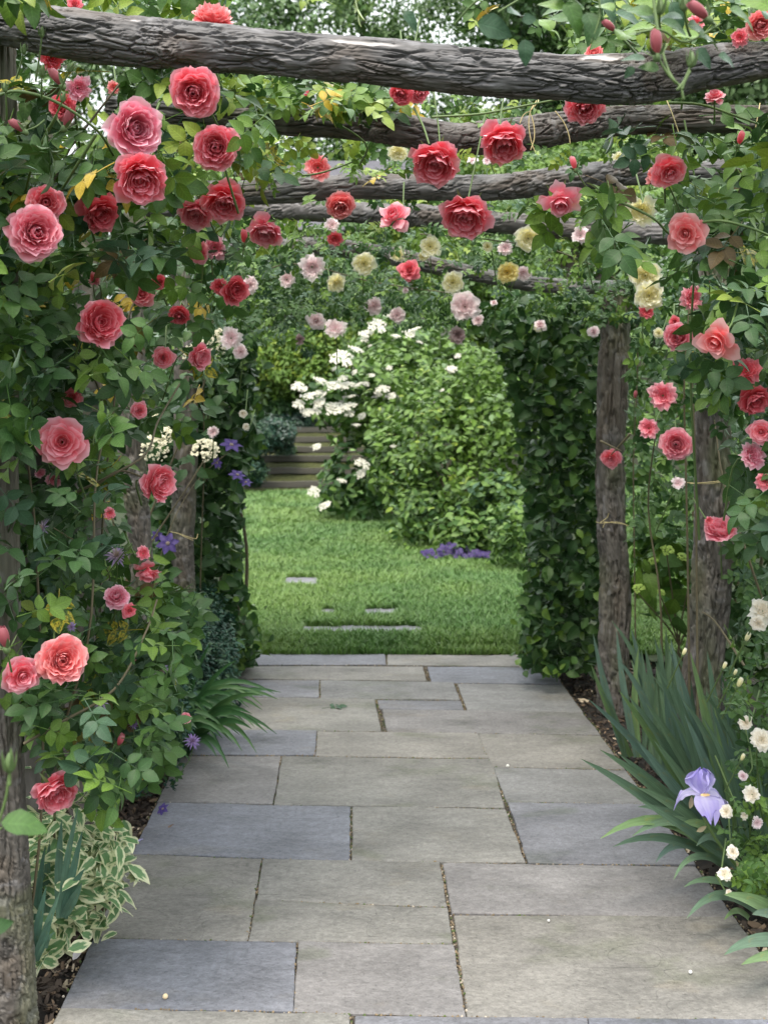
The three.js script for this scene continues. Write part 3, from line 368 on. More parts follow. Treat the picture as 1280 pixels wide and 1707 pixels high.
const HUES = { coral: [[0.94, 0.52, 0.59], [0.86, 0.16, 0.215]], rosy: [[0.94, 0.58, 0.65], [0.86, 0.23, 0.31]], deep: [[0.89, 0.33, 0.39], [0.78, 0.10, 0.14]], old: [[0.93, 0.68, 0.75], [0.84, 0.27, 0.38]], salmon: [[0.94, 0.54, 0.54], [0.86, 0.21, 0.22]], bud: [[0.5, 0.17, 0.20], [0.42, 0.1, 0.12]],
  yellow: [[0.95, 0.945, 0.87], [0.95, 0.90, 0.56]], gold: [[0.9, 0.85, 0.52], [0.88, 0.74, 0.25]], pink: [[0.95, 0.89, 0.90], [0.93, 0.77, 0.79]], mauve: [[0.6, 0.5, 0.5], [0.52, 0.36, 0.38]], white: [[0.93, 0.91, 0.86], [0.92, 0.86, 0.74]], lilac: [[0.42, 0.36, 0.75], [0.5, 0.42, 0.7]] };
const petalMat = phys({ vertexColors: true, roughness: 0.55, transmission: 0.46, thickness: 0, ior: 1.35, sheen: 0.2, sheenRoughness: 0.6, sheenColor: C(1, 0.8, 0.82) });
const stemMat = std({ color: C(0.085, 0.14, 0.038), roughness: 0.55 }), caneMat = std({ color: C(0.10, 0.085, 0.045), roughness: 0.65 }), calyxMat = std({ color: C(0.10, 0.16, 0.055), roughness: 0.6 });
const petalSets = {};
function petalSet(form, hue) { // two shaped petals for each ring, shared by all blooms of the kind
  return petalSets[form + hue] ??= FORMS[form].map(([R, Z, psi, n, half, ruffle, point], k) => ({ n, g: [0, 1, 2].map((s) => petalGeo({ R, Z, psi, half, ruffle, point, seed: k * 5 + s * 1.7 + form.length, rim: HUES[hue][0], base: HUES[hue][1], nu: half > 1.2 ? 8 : 6 })) }));
}
function petalPlan(form, hue, seed) {
  const R = rng(seed), out = []; let off = R() * 6;
  petalSet(form, hue).forEach(({ n, g }, k) => { off += 0.9 + R() * 0.5; for (let i = 0; i < n; i++) { const M = new THREE.Matrix4().makeRotationY(off + i / n * 6.283 + (R() - 0.5) * 0.35), ok = FORMS[form][k][0], s = 1 + (R() - 0.5) * (0.12 + 0.16 * ok); M.multiply(new THREE.Matrix4().makeRotationZ((R() - 0.5) * (0.14 + 0.22 * ok))); M.scale(V(s, 0.94 + R() * 0.12, s)); out.push([g[Math.floor(R() * 3)], M]); } });
  return out;
}
const calyx = (() => { const gs = [new THREE.SphereGeometry(0.16, 10, 8).scale(1, 1.2, 1).translate(0, -0.14, 0)]; for (let i = 0; i < 5; i++) { const g = leaflet(0.75, 0.2, { n: 5, fold: 0.3, droop: 0.35, peak: 0.2 }); g.translate(0.1, -0.03, 0); g.rotateY(i * 1.2566); gs.push(g); } return mergeGeometries(gs.map((g) => (g.deleteAttribute('color'), g))); })();
const merged = {};
function mergedBloom(form, hue, v) { return merged[form + hue + v] ??= mergeGeometries(petalPlan(form, hue, v * 31 + form.length * 7 + hue.length).map(([g, M]) => g.clone().applyMatrix4(M))); }
let bloomSeed = 100;
// a rose bloom on plant o: centre and width in the photo, distance, which way it faces (to the right, up)
function rose(o, px, py, dia, d, hue = 'coral', form = 'full', tx = 0, ty = 0, stem = true) {
  const R = rng(bloomSeed++); tx += (R() - 0.5) * 0.5; ty += (R() - 0.62) * 0.55; const c = at(px, py, d), s = dia / F * d / 2 * 1.03, back = c.clone().negate().add(V(0, EYE, 0)).normalize();
  const axis = back.clone().add(V(tx, ty, 0)).normalize(), pos = c.clone().addScaledVector(axis, (form === 'full' || form === 'cup' ? -0.5 : -0.3) * s), M = frame(pos, axis, V(Math.cos(bloomSeed * 2.4), Math.sin(bloomSeed * 2.4), 0.1), s);
  blooms.push({ x: px, y: py, r: dia / 2, d });
  const g = new THREE.Group(); g.name = form === 'bud' ? 'rosebud' : 'rose_bloom'; worldInv(o).multiply(M).decompose(g.position, g.quaternion, g.scale);
  if (dia >= 56) { o.add(g); for (const [geo, m] of petalPlan(form, hue, bloomSeed * 13)) { const q = new THREE.Mesh(geo, petalMat); q.name = 'petal'; q.applyMatrix4(m); q.castShadow = q.receiveShadow = true; g.add(q); } const k = new THREE.Mesh(calyx, calyxMat); k.name = 'calyx'; g.add(k); }
  else { const q = new THREE.Mesh(mergedBloom(form, hue, bloomSeed % 3), petalMat); q.name = g.name; q.position.copy(g.position); q.quaternion.copy(g.quaternion); q.scale.copy(g.scale); q.castShadow = q.receiveShadow = true; o.add(q); if (dia > 18) { const k = new THREE.Mesh(calyx, calyxMat); k.name = 'calyx'; q.add(k); } }
  if (stem) { const e = pos.clone().addScaledVector(axis, -0.1 - R() * 0.05).add(V((R() - 0.5) * 0.1, (o.name === 'climbing_rose_002' ? 0.16 : R() < 0.6 ? -0.12 : 0.08) + (R() - 0.5) * 0.1, -0.06)); part(o, 'stem', tube([pos.clone().addScaledVector(axis, -0.2 * s), pos.clone().addScaledVector(axis, -0.06), e], 0.0022, 0.003, 5, 6), stemMat); }
}
const budGeo = (hue) => merged['bud' + hue] ??= (() => { const gs = []; for (let i = 0; i < 4; i++) { const g = petalGeo({ R: 0.34, Z: 1.5, psi: -22, half: 1.7, ruffle: 0.03, point: 0.1, seed: i, rim: HUES[hue][0], base: HUES[hue][1], nu: 6, nv: 6, throat: 0.2 }); g.scale(1 - i * 0.07, 1 + i * 0.03, 1 - i * 0.07); g.rotateY(i * 1.7); gs.push(g); } return mergeGeometries(gs); })();
const budCase = (() => { const p = []; for (let i = 0; i <= 10; i++) { const t = i / 10; p.push(new THREE.Vector2(0.01 + 0.42 * Math.pow(Math.sin(Math.PI * Math.pow(t, 0.75)), 0.8) * (1 - 0.25 * t), -0.35 + 1.7 * t)); } const gs = [new THREE.LatheGeometry(p, 10)]; for (let i = 0; i < 5; i++) { const g = leaflet(1.75, 0.42, { n: 6, fold: -0.5, droop: -0.12, peak: 0.25 }); g.rotateZ(1.25); g.translate(0.22, -0.2, 0); g.rotateY(i * 1.2566); gs.push(g); } return mergeGeometries(gs); })();
const budHip = (() => { const gs = [new THREE.SphereGeometry(0.3, 10, 8).scale(1, 1.25, 1).translate(0, -0.2, 0)]; for (let i = 0; i < 5; i++) { const g = leaflet(1.2, 0.36, { n: 5, fold: -0.4, droop: 0.05, peak: 0.25 }); g.rotateZ(1.0 - i * 0.12); g.translate(0.24, -0.1, 0); g.rotateY(i * 1.2566); gs.push(g); } return mergeGeometries(gs); })();
function bud(o, px, py, dia, d, hue, ang = 0, stemTo = null) {  // hue null: still closed and green
  const c = at(px, py, d), s = 0.85 * dia / F * d, ax = V(Math.sin(ang), Math.cos(ang), 0.15).normalize(), M = frame(c.clone().addScaledVector(ax, -0.5 * s), ax, V(0.6, 0, 0.8), s);
  blooms.push({ x: px, y: py, r: dia * 0.55, d });
  if (hue) { const b = part(o, 'rosebud', budGeo(hue), petalMat, M); const k = new THREE.Mesh(budHip, calyxMat); k.name = 'calyx'; b.add(k); } else part(o, 'rosebud', budCase, calyxMat, M);
  const e = stemTo ? at(stemTo[0], stemTo[1], d + (stemTo[2] ?? 0.04)) : c.clone().addScaledVector(ax, -0.13).add(V(0.02, 0, -0.05));
  part(o, 'stem', tube([c.clone().addScaledVector(ax, -0.5 * s), c.clone().lerp(e, 0.5).addScaledVector(ax, -0.01), e], 0.0017, 0.0024, 5, 6), stemMat);
}
function cane(o, pts, r0 = 0.004, r1 = 0.003, mat = caneMat, name = 'cane') { return part(o, name, tube(pts.map((p) => at(p[0], p[1], p[2])), r0, r1, 6), mat); }

// ------------------------------------------------------------------ the roses along and over the path
const roseA = thing('climbing_rose', 'coral climbing rose with the largest blooms, covering the left side nearest the camera', 'climbing rose', V(-0.98, 0, -2.95), 'climbing roses on the pergola');
const roseB = thing('climbing_rose', 'coral climbing rose in the shade behind the large left one, by the cream panicles', 'climbing rose', V(-1.02, 0, -4.2), 'climbing roses on the pergola');
const roseC = thing('climbing_rose', 'coral climbing rose lying over the log beams, its blooms hanging above the path', 'climbing rose', V(-1.0, 0, -3.5), 'climbing roses on the pergola');
const roseD = thing('climbing_rose', 'coral climbing rose with large green leaves arching in at the upper right', 'climbing rose', V(1.42, 0, -3.1), 'climbing roses on the pergola');
const roseE = thing('climbing_rose', 'sparse rosy climbing rose on thorny canes beside the two right posts', 'climbing rose', V(1.28, 0, -4.6), 'climbing roses on the pergola');
const roseF = thing('climbing_rose', 'yellow climbing rose with cream yellow blooms under the farthest log beam', 'climbing rose', V(1.12, 0, -5.6), 'climbing roses on the pergola');
const roseG = thing('climbing_rose', 'pale pink climbing rose draped over the far end of the pergola', 'climbing rose', V(-1.02, 0, -6.0), 'climbing roses on the pergola');
const list = (o, rows) => rows.forEach((r) => rose(o, ...r));
list(roseA, [
  [323, 154, 88, 2.62, 'coral', 'full', 0.05, 0.0], [228, 214, 92, 2.52, 'old', 'cup', 0.55, -0.1], [235, 300, 90, 2.5, 'coral', 'cup', 0.05, -0.6], [360, 246, 82, 2.7, 'coral', 'full', 0.05, -0.2],
  [62, 387, 96, 2.42, 'rosy', 'full', 0.0, -0.1], [77, 337, 60, 2.62, 'coral', 'full', 0.2, 0.3], [168, 357, 64, 2.8, 'deep', 'cup', 0.8, -0.6], [373, 339, 70, 3.0, 'coral', 'cup', -0.2, -0.7],
  [326, 357, 56, 3.06, 'rosy', 'cup', -0.05, -0.8], [170, 537, 80, 2.7, 'coral', 'cup', 0.25, 0.0], [105, 737, 82, 2.7, 'coral', 'open', 0.1, -0.05], [105, 1101, 82, 2.6, 'salmon', 'full', 0, -0.1],
  [38, 1126, 66, 2.58, 'coral', 'open', 0.25, -0.45], [93, 1322, 72, 2.72, 'coral', 'cup', 0.2, -0.8], [132, 148, 44, 2.65, 'old', 'loose', 0.4, -0.1], [104, 178, 46, 2.72, 'deep', 'full', -0.2, -0.2],
  [88, 97, 44, 2.9, 'deep', 'loose', 0.2, -0.5], [190, 146, 22, 3.1, 'salmon', 'loose', 0, 0.1], [125, 7, 26, 2.95, 'deep', 'open', 0, 0.5], [355, 26, 72, 2.92, 'salmon', 'full', -0.05, 1.5],
  [240, 922, 24, 3.0, 'coral', 'loose', 0.1, 0.5], [247, 952, 46, 3.0, 'coral', 'nod', 0.1, -1.6], [194, 993, 42, 2.95, 'old', 'full', -0.2, 0.6], [216, 1018, 25, 2.93, 'deep', 'open', 0.2, 0],
  [90, 800, 26, 3.2, 'old', 'loose', 0, 0], [67, 788, 18, 3.2, 'old', 'loose', -0.5, 0], [158, 467, 20, 3.2, 'rosy', 'loose', -0.3, 0.3], [310, 1196, 19, 3.35, 'coral', 'open', 0.3, 0.2]]);
list(roseB, [
  [442, 388, 58, 3.6, 'rosy', 'cup', -0.05, -0.8], [358, 413, 40, 3.5, 'old', 'loose', 0.3, 0.1], [328, 420, 40, 3.45, 'rosy', 'full', -0.1, -0.1], [393, 485, 46, 3.6, 'deep', 'cup', 0.9, -0.4], [366, 478, 30, 3.65, 'deep', 'loose', -0.2, 0.1],
  [237, 490, 42, 3.4, 'coral', 'open', -0.2, 0.2], [267, 470, 27, 3.4, 'deep', 'open', 0.1, -0.2], [299, 527, 36, 3.45, 'deep', 'full', 0.1, -0.7], [272, 597, 37, 3.4, 'coral', 'open', 0, -0.1], [335, 595, 44, 3.5, 'rosy', 'cup', 1.2, -0.1],
  [120, 662, 34, 3.15, 'coral', 'open', 0.1, 0.1], [233, 685, 30, 3.2, 'coral', 'open', 0.5, 0.1], [268, 806, 62, 3.05, 'coral', 'cup', 1.4, 0.05], [184, 856, 21, 3.0, 'coral', 'loose', 0.3, 0.2]]);
bud(roseA, 97, 133, 22, 2.6, 'bud', -0.6, [72, 165]); bud(roseA, 33, 213, 20, 2.6, 'bud', -0.9, [75, 200]); bud(roseA, 112, 202, 22, 2.58, 'bud', 0.4, [90, 225]); bud(roseA, 70, 54, 13, 2.5, null, 0, [60, 135]); bud(roseA, 40, 82, 13, 2.5, null, 0.1, [28, 130]); bud(roseA, 71, 118, 15, 2.5, null, 0.1, [70, 165]);
bud(roseA, 119, 112, 14, 2.5, null, 0.5, [95, 165]); bud(roseA, 106, 162, 13, 2.48, null, 0.2, [80, 215]); bud(roseA, 9, 146, 12, 2.5, null, -0.1, [12, 200]); bud(roseA, 8, 1068, 26, 2.5, 'bud', -0.2, [20, 1120]); bud(roseA, 224, 1109, 13, 3.3, 'coral', 0.2, [214, 1150]); bud(roseA, 200, 1236, 15, 3.15, 'coral', 0.4, [150, 1310]); bud(roseA, 214, 912, 11, 2.95, null, 0.7, [178, 960]); bud(roseB, 155, 465, 12, 3.2, 'coral', 0.1);
list(roseC, [
  [668, 157, 40, 3.35, 'deep', 'full', -0.3, -0.4], [699, 156, 38, 3.38, 'coral', 'full', 0.4, -0.4], [725, 272, 82, 3.25, 'coral', 'cup', 0.02, -0.8], [839, 240, 78, 3.2, 'coral', 'cup', 0.1, -0.95], [775, 361, 82, 3.3, 'coral', 'cup', 0.05, -0.7],
  [658, 362, 52, 3.8, 'rosy', 'nod', -0.25, 0.9], [530, 279, 46, 4.3, 'salmon', 'loose', 0, -0.1], [568, 345, 48, 4.3, 'salmon', 'full', 0.1, -0.4], [975, 179, 66, 3.1, 'coral', 'full', 0, -0.35], [990, 88, 34, 3.0, 'salmon', 'full', 0, 0.9],
  [558, 398, 26, 4.6, 'deep', 'loose', 0, 0], [553, 374, 26, 4.6, 'pink', 'loose', 0, 0.3], [682, 450, 36, 4.9, 'deep', 'open', -0.1, 0.1], [420, 398, 1, 3.7, 'deep', 'open', 0, 0, false]].slice(0, -1));
bud(roseC, 407, 398, 16, 3.7, 'deep', 0, [404, 430]); bud(roseC, 510, 157, 12, 3.6, 'coral', 0.1, [502, 185]);
list(roseD, [
  [1116, 286, 62, 3.0, 'coral', 'open', 0.3, -0.4], [1093, 292, 36, 3.06, 'salmon', 'loose', -0.5, 0.3], [1142, 389, 62, 2.9, 'salmon', 'open', -0.05, -0.35], [1194, 568, 70, 2.62, 'salmon', 'point', -0.35, -0.25], [1190, 162, 34, 2.9, 'rosy', 'nod', 0.1, 1.6],
  [1268, 42, 52, 2.62, 'salmon', 'full', 0.1, 0.1], [1232, 62, 30, 2.7, 'coral', 'loose', -0.2, 0.3], [1160, 38, 28, 2.8, 'coral', 'loose', 0, 0.3], [933, 333, 66, 3.05, 'rosy', 'nod', 0.1, -0.95], [1245, 616, 50, 2.9, 'deep', 'loose', 0.4, 0.4],
  [1258, 668, 52, 2.85, 'deep', 'cup', 0.5, -0.5], [1268, 720, 42, 2.85, 'coral', 'open', -0.3, 0.2], [1254, 759, 48, 2.9, 'old', 'loose', 0.4, 0], [1276, 800, 36, 2.85, 'coral', 'loose', 0, 0], [1187, 232, 1, 3, 'deep', 'open']].slice(0, -1));
bud(roseD, 956, 275, 15, 3.0, 'coral', -0.3, [985, 322]); bud(roseD, 1182, 470, 1.5, 3.2, 'deep', 0); bud(roseD, 1232, 234, 16, 3.1, 'deep', 0.3); 
list(roseE, [
  [1103, 659, 46, 4.3, 'rosy', 'loose', -0.1, 0.35], [1080, 713, 34, 4.35, 'rosy', 'loose', -0.4, 0.2], [1126, 741, 54, 4.2, 'rosy', 'full', -0.1, 0], [1017, 764, 36, 4.9, 'coral', 'open', 0, -0.2], [1200, 882, 50, 4.25, 'rosy', 'cup', 0.2, 1.0], [1181, 868, 15, 4.25, 'coral', 'loose'],
  [1130, 805, 22, 4.4, 'pink', 'loose', 0.2, 0.2], [1129, 562, 48, 3.9, 'rosy', 'full', -0.1, -0.1], [1124, 536, 19, 3.95, 'deep', 'open', 0, 0.4], [1153, 497, 40, 4.1, 'rosy', 'loose', 0.3, 0.1], [1077, 519, 26, 4.5, 'deep', 'loose', 0.1, -0.3]]);
bud(roseE, 1058, 660, 9, 4.6, 'bud', 0.1);
list(roseF, [
  [717, 411, 36, 5.1, 'yellow', 'flat', -0.2, 0.1], [607, 440, 38, 5.2, 'yellow', 'flat', 0.1, 0], [562, 473, 32, 5.4, 'yellow', 'flat', 0.3, -0.1], [663, 425, 24, 5.3, 'yellow', 'loose'], [754, 471, 36, 5.2, 'yellow', 'flat', 0, -0.1], [881, 398, 42, 4.8, 'yellow', 'flat', 0.1, 0],
  [845, 455, 36, 5.1, 'gold', 'flat', -0.1, 0], [1075, 461, 52, 4.3, 'yellow', 'flat', -0.1, -0.1], [1082, 494, 46, 4.2, 'yellow', 'flat', 0.05, -0.1], [1068, 352, 50, 3.7, 'yellow', 'loose', 0.1, -0.1], [663, 256, 32, 4.9, 'yellow', 'flat', 0, -0.5], [812, 411, 17, 5.1, 'yellow', 'open'],
  [1097, 555, 17, 4.5, 'yellow', 'open'], [706, 427, 20, 5.2, 'yellow', 'loose'], [1031, 263, 20, 4.6, 'yellow', 'loose'], [898, 545, 17, 5.5, 'yellow', 'open', 0, -0.2]]);
list(roseG, [
  [520, 446, 42, 5.4, 'pink', 'loose', -0.1, -0.1], [478, 466, 28, 5.6, 'pink', 'loose', 0, 0.2], [418, 475, 30, 5.3, 'pink', 'flat', 0.1, 0], [624, 511, 29, 5.7, 'pink', 'flat', 0, -0.2], [662, 526, 26, 5.7, 'pink', 'flat', 0.2, -0.1], [527, 535, 31, 5.7, 'pink', 'open', -0.1, -0.1],
  [559, 546, 36, 5.7, 'pink', 'loose', 0.1, 0.6], [775, 511, 48, 5.4, 'pink', 'flat', 0, 0.3], [872, 456, 26, 5.2, 'pink', 'flat', 0.2, 0], [842, 413, 24, 5.3, 'pink', 'loose'], [763, 558, 28, 5.9, 'mauve', 'flat', 0, 0], [796, 534, 20, 5.7, 'pink', 'loose'], [385, 563, 36, 5.3, 'pink', 'loose', 0, 0.1],
  [401, 586, 24, 5.35, 'pink', 'flat'], [500, 567, 17, 5.8, 'mauve', 'flat'], [900, 542, 20, 5.4, 'pink', 'nod', 0, 0.6], [989, 553, 21, 5.3, 'pink', 'open', 0, 0.2], [787, 267, 18, 4.9, 'pink', 'nod', 0, 1], [967, 391, 30, 4.7, 'pink', 'loose', 0, 0.4], [676, 484, 11, 5.6, 'pink', 'open'], [823, 505, 12, 5.6, 'pink', 'nod', 0, 1],
  [405, 690, 14, 5.5, 'white', 'flat'], [410, 712, 12, 5.6, 'white', 'flat'], [355, 720, 20, 5.2, 'pink', 'loose'], [811, 268, 14, 4.9, 'pink', 'loose'], [843, 178, 1, 5, 'pink']].slice(0, -1));

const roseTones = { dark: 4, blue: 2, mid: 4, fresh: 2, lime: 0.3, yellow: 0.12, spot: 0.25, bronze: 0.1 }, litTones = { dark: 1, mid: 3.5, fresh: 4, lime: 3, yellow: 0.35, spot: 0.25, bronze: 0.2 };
// masses: where each rose grows its leaves, as a region seen from the path and a range of distances
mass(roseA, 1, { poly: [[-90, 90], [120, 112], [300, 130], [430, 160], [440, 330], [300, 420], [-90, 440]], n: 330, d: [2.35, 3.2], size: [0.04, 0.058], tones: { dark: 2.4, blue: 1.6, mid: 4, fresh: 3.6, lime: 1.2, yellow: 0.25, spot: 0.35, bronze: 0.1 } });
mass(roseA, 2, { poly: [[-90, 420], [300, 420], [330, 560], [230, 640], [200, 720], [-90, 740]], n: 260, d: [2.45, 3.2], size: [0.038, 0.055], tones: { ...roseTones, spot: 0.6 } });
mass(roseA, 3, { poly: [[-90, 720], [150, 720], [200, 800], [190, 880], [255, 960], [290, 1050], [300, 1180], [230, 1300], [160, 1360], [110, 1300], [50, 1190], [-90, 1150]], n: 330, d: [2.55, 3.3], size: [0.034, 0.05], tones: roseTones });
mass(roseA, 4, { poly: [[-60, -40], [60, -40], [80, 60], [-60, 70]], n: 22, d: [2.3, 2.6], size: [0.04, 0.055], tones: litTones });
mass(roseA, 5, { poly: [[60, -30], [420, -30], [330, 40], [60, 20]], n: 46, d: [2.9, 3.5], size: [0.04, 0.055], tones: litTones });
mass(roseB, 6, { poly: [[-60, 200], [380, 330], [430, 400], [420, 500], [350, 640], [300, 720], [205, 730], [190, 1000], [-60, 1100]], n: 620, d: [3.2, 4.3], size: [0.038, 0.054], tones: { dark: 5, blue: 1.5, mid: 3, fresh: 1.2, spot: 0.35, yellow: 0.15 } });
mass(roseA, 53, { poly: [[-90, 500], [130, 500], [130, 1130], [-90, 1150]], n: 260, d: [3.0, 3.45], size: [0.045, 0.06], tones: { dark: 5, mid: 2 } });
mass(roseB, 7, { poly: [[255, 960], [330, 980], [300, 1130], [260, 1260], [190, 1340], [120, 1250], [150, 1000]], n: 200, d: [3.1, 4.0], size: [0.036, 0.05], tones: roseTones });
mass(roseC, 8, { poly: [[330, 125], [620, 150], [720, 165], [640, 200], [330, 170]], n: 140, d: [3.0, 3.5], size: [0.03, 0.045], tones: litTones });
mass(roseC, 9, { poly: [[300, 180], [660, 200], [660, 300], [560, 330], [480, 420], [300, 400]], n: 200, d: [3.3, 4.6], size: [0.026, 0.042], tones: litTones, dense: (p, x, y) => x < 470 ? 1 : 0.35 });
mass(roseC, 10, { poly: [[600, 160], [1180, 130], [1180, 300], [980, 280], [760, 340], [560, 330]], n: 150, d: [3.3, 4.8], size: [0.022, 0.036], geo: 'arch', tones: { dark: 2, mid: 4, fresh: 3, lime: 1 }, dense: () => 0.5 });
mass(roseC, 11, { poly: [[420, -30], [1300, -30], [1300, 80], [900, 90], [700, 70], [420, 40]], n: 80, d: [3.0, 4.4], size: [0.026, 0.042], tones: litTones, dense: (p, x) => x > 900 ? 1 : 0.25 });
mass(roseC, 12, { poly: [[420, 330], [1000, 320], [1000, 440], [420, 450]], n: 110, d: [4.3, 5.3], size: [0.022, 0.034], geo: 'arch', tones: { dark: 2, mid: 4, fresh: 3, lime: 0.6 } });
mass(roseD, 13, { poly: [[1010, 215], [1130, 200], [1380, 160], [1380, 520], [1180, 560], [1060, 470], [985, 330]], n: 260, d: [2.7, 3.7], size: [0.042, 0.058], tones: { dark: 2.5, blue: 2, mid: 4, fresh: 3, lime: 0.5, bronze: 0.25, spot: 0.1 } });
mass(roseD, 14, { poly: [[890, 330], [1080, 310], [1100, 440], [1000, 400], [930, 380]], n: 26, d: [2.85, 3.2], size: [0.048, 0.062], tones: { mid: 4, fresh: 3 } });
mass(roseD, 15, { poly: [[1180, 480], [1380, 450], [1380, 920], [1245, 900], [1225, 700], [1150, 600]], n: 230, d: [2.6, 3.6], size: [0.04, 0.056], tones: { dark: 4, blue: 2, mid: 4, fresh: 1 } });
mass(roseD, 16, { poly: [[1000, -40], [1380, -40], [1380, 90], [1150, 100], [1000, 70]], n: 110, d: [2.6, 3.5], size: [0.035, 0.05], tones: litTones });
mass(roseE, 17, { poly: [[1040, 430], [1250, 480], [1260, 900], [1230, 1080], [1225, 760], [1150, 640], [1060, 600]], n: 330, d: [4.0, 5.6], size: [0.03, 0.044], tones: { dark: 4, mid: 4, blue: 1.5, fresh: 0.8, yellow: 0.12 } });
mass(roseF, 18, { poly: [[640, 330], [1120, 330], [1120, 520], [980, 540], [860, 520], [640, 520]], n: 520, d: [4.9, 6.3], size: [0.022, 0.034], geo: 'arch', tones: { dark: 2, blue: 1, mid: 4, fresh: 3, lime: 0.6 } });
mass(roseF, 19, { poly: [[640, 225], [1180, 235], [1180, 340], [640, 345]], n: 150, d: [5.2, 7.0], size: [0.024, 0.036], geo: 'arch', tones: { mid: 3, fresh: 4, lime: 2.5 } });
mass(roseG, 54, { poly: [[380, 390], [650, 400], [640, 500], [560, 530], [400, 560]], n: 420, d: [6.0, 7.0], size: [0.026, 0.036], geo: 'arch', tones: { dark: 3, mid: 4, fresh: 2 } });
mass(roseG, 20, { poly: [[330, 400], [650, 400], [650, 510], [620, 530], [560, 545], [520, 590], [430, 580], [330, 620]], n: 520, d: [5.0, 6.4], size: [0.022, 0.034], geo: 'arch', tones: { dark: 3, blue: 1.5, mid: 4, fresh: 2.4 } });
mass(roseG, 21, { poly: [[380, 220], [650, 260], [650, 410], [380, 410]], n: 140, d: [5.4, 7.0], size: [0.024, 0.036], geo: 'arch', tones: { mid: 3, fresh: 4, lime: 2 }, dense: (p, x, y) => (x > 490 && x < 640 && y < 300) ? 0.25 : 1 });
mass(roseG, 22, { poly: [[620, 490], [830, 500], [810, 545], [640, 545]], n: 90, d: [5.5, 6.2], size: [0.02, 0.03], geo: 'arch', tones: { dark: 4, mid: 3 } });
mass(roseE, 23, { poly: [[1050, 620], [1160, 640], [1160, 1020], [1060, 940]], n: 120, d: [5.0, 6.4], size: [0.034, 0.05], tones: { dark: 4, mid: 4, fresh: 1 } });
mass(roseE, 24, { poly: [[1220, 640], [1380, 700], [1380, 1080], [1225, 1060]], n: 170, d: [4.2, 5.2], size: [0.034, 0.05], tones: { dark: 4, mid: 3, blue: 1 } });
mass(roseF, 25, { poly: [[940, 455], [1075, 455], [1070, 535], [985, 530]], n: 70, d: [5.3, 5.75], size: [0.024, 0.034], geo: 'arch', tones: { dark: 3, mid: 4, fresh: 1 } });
// canes
for (const [o, ...c] of [
  [roseA, [20, 1740, 2.95], [70, 1350, 2.9], [60, 900, 2.95], [40, 640, 2.9], [90, 300, 2.85], [200, 140, 2.9]], [roseA, [90, 1560, 3.3], [100, 1250, 3.0], [150, 1050, 2.9], [160, 800, 3.0], [175, 680, 3.1], [120, 560, 3.0]], [roseA, [40, 1240, 2.7], [110, 1200, 2.75], [190, 1150, 2.8], [245, 1050, 2.9], [262, 1000, 3.0]],
  [roseA, [0, 158, 2.6], [30, 152, 2.55], [90, 168, 2.55], [160, 215, 2.6], [190, 260, 2.7]], [roseA, [95, 192, 2.6], [60, 260, 2.7], [40, 330, 2.8]], [roseA, [160, 225, 2.6], [120, 290, 2.65], [95, 330, 2.75]],
  [roseB, [175, 1400, 4.1], [168, 1000, 3.6], [175, 820, 3.4], [190, 680, 3.4], [210, 540, 3.5], [260, 430, 3.6]], [roseB, [160, 810, 3.1], [200, 785, 3.1], [250, 800, 3.12]], [roseB, [130, 820, 3.1], [190, 790, 3.05], [240, 760, 3.1], [265, 700, 3.3], [300, 640, 3.4]],
  [roseC, [420, 172, 3.3], [480, 182, 3.35], [540, 196, 3.4], [610, 240, 3.4], [600, 275, 3.5]], [roseC, [435, 268, 3.6], [470, 290, 3.7], [520, 291, 3.7], [575, 275, 3.65], [612, 258, 3.6]], [roseC, [720, 195, 3.35], [800, 190, 3.35], [880, 175, 3.35], [960, 160, 3.3]], [roseC, [690, 180, 3.4], [705, 210, 3.35], [715, 240, 3.3]],
  [roseD, [1115, 171, 2.95], [1170, 175, 2.95], [1230, 195, 2.95], [1300, 220, 3.0]], [roseD, [985, 322, 2.95], [1040, 340, 2.95], [1090, 365, 2.95], [1115, 390, 3.0], [1180, 420, 3.1]], [roseD, [1160, 372, 2.9], [1200, 368, 2.85], [1250, 380, 2.85], [1320, 410, 2.9]], [roseD, [1300, 800, 2.9], [1270, 560, 2.8], [1210, 540, 2.75]], [roseD, [1165, 900, 3.4], [1150, 600, 3.3], [1160, 330, 3.2], [1140, 200, 3.2]],
  [roseE, [1150, 1290, 4.5], [1145, 900, 4.45], [1142, 760, 4.45], [1140, 640, 4.4], [1150, 480, 4.4]], [roseE, [1163, 1290, 4.4], [1160, 900, 4.5], [1158, 760, 4.5], [1152, 600, 4.5], [1150, 480, 4.5]], [roseE, [1290, 1060, 4.3], [1240, 910, 4.2], [1205, 800, 4.3], [1190, 700, 4.4]], [roseE, [1100, 1250, 5.0], [1100, 1000, 4.9], [1080, 850, 4.9], [1095, 700, 4.6]], [roseE, [1240, 1110, 4.2], [1190, 1035, 4.4], [1170, 1020, 4.5]],
  [roseE, [1050, 723, 4.8], [1030, 745, 4.85], [1018, 758, 4.88]], [roseE, [1000, 735, 4.8], [1035, 752, 4.8]], [roseF, [1060, 1180, 5.6], [1055, 800, 5.6], [1050, 500, 5.5], [960, 430, 5.3], [820, 400, 5.1], [700, 390, 5.2]], [roseG, [330, 1180, 5.9], [340, 800, 5.9], [360, 520, 5.7], [470, 440, 5.6], [620, 470, 5.6], [760, 490, 5.6]]]) cane(o, c, o === roseE ? 0.0055 : 0.0038, 0.0026, o === roseE || o === roseB || c[0][1] > 1000 ? caneMat : stemMat);
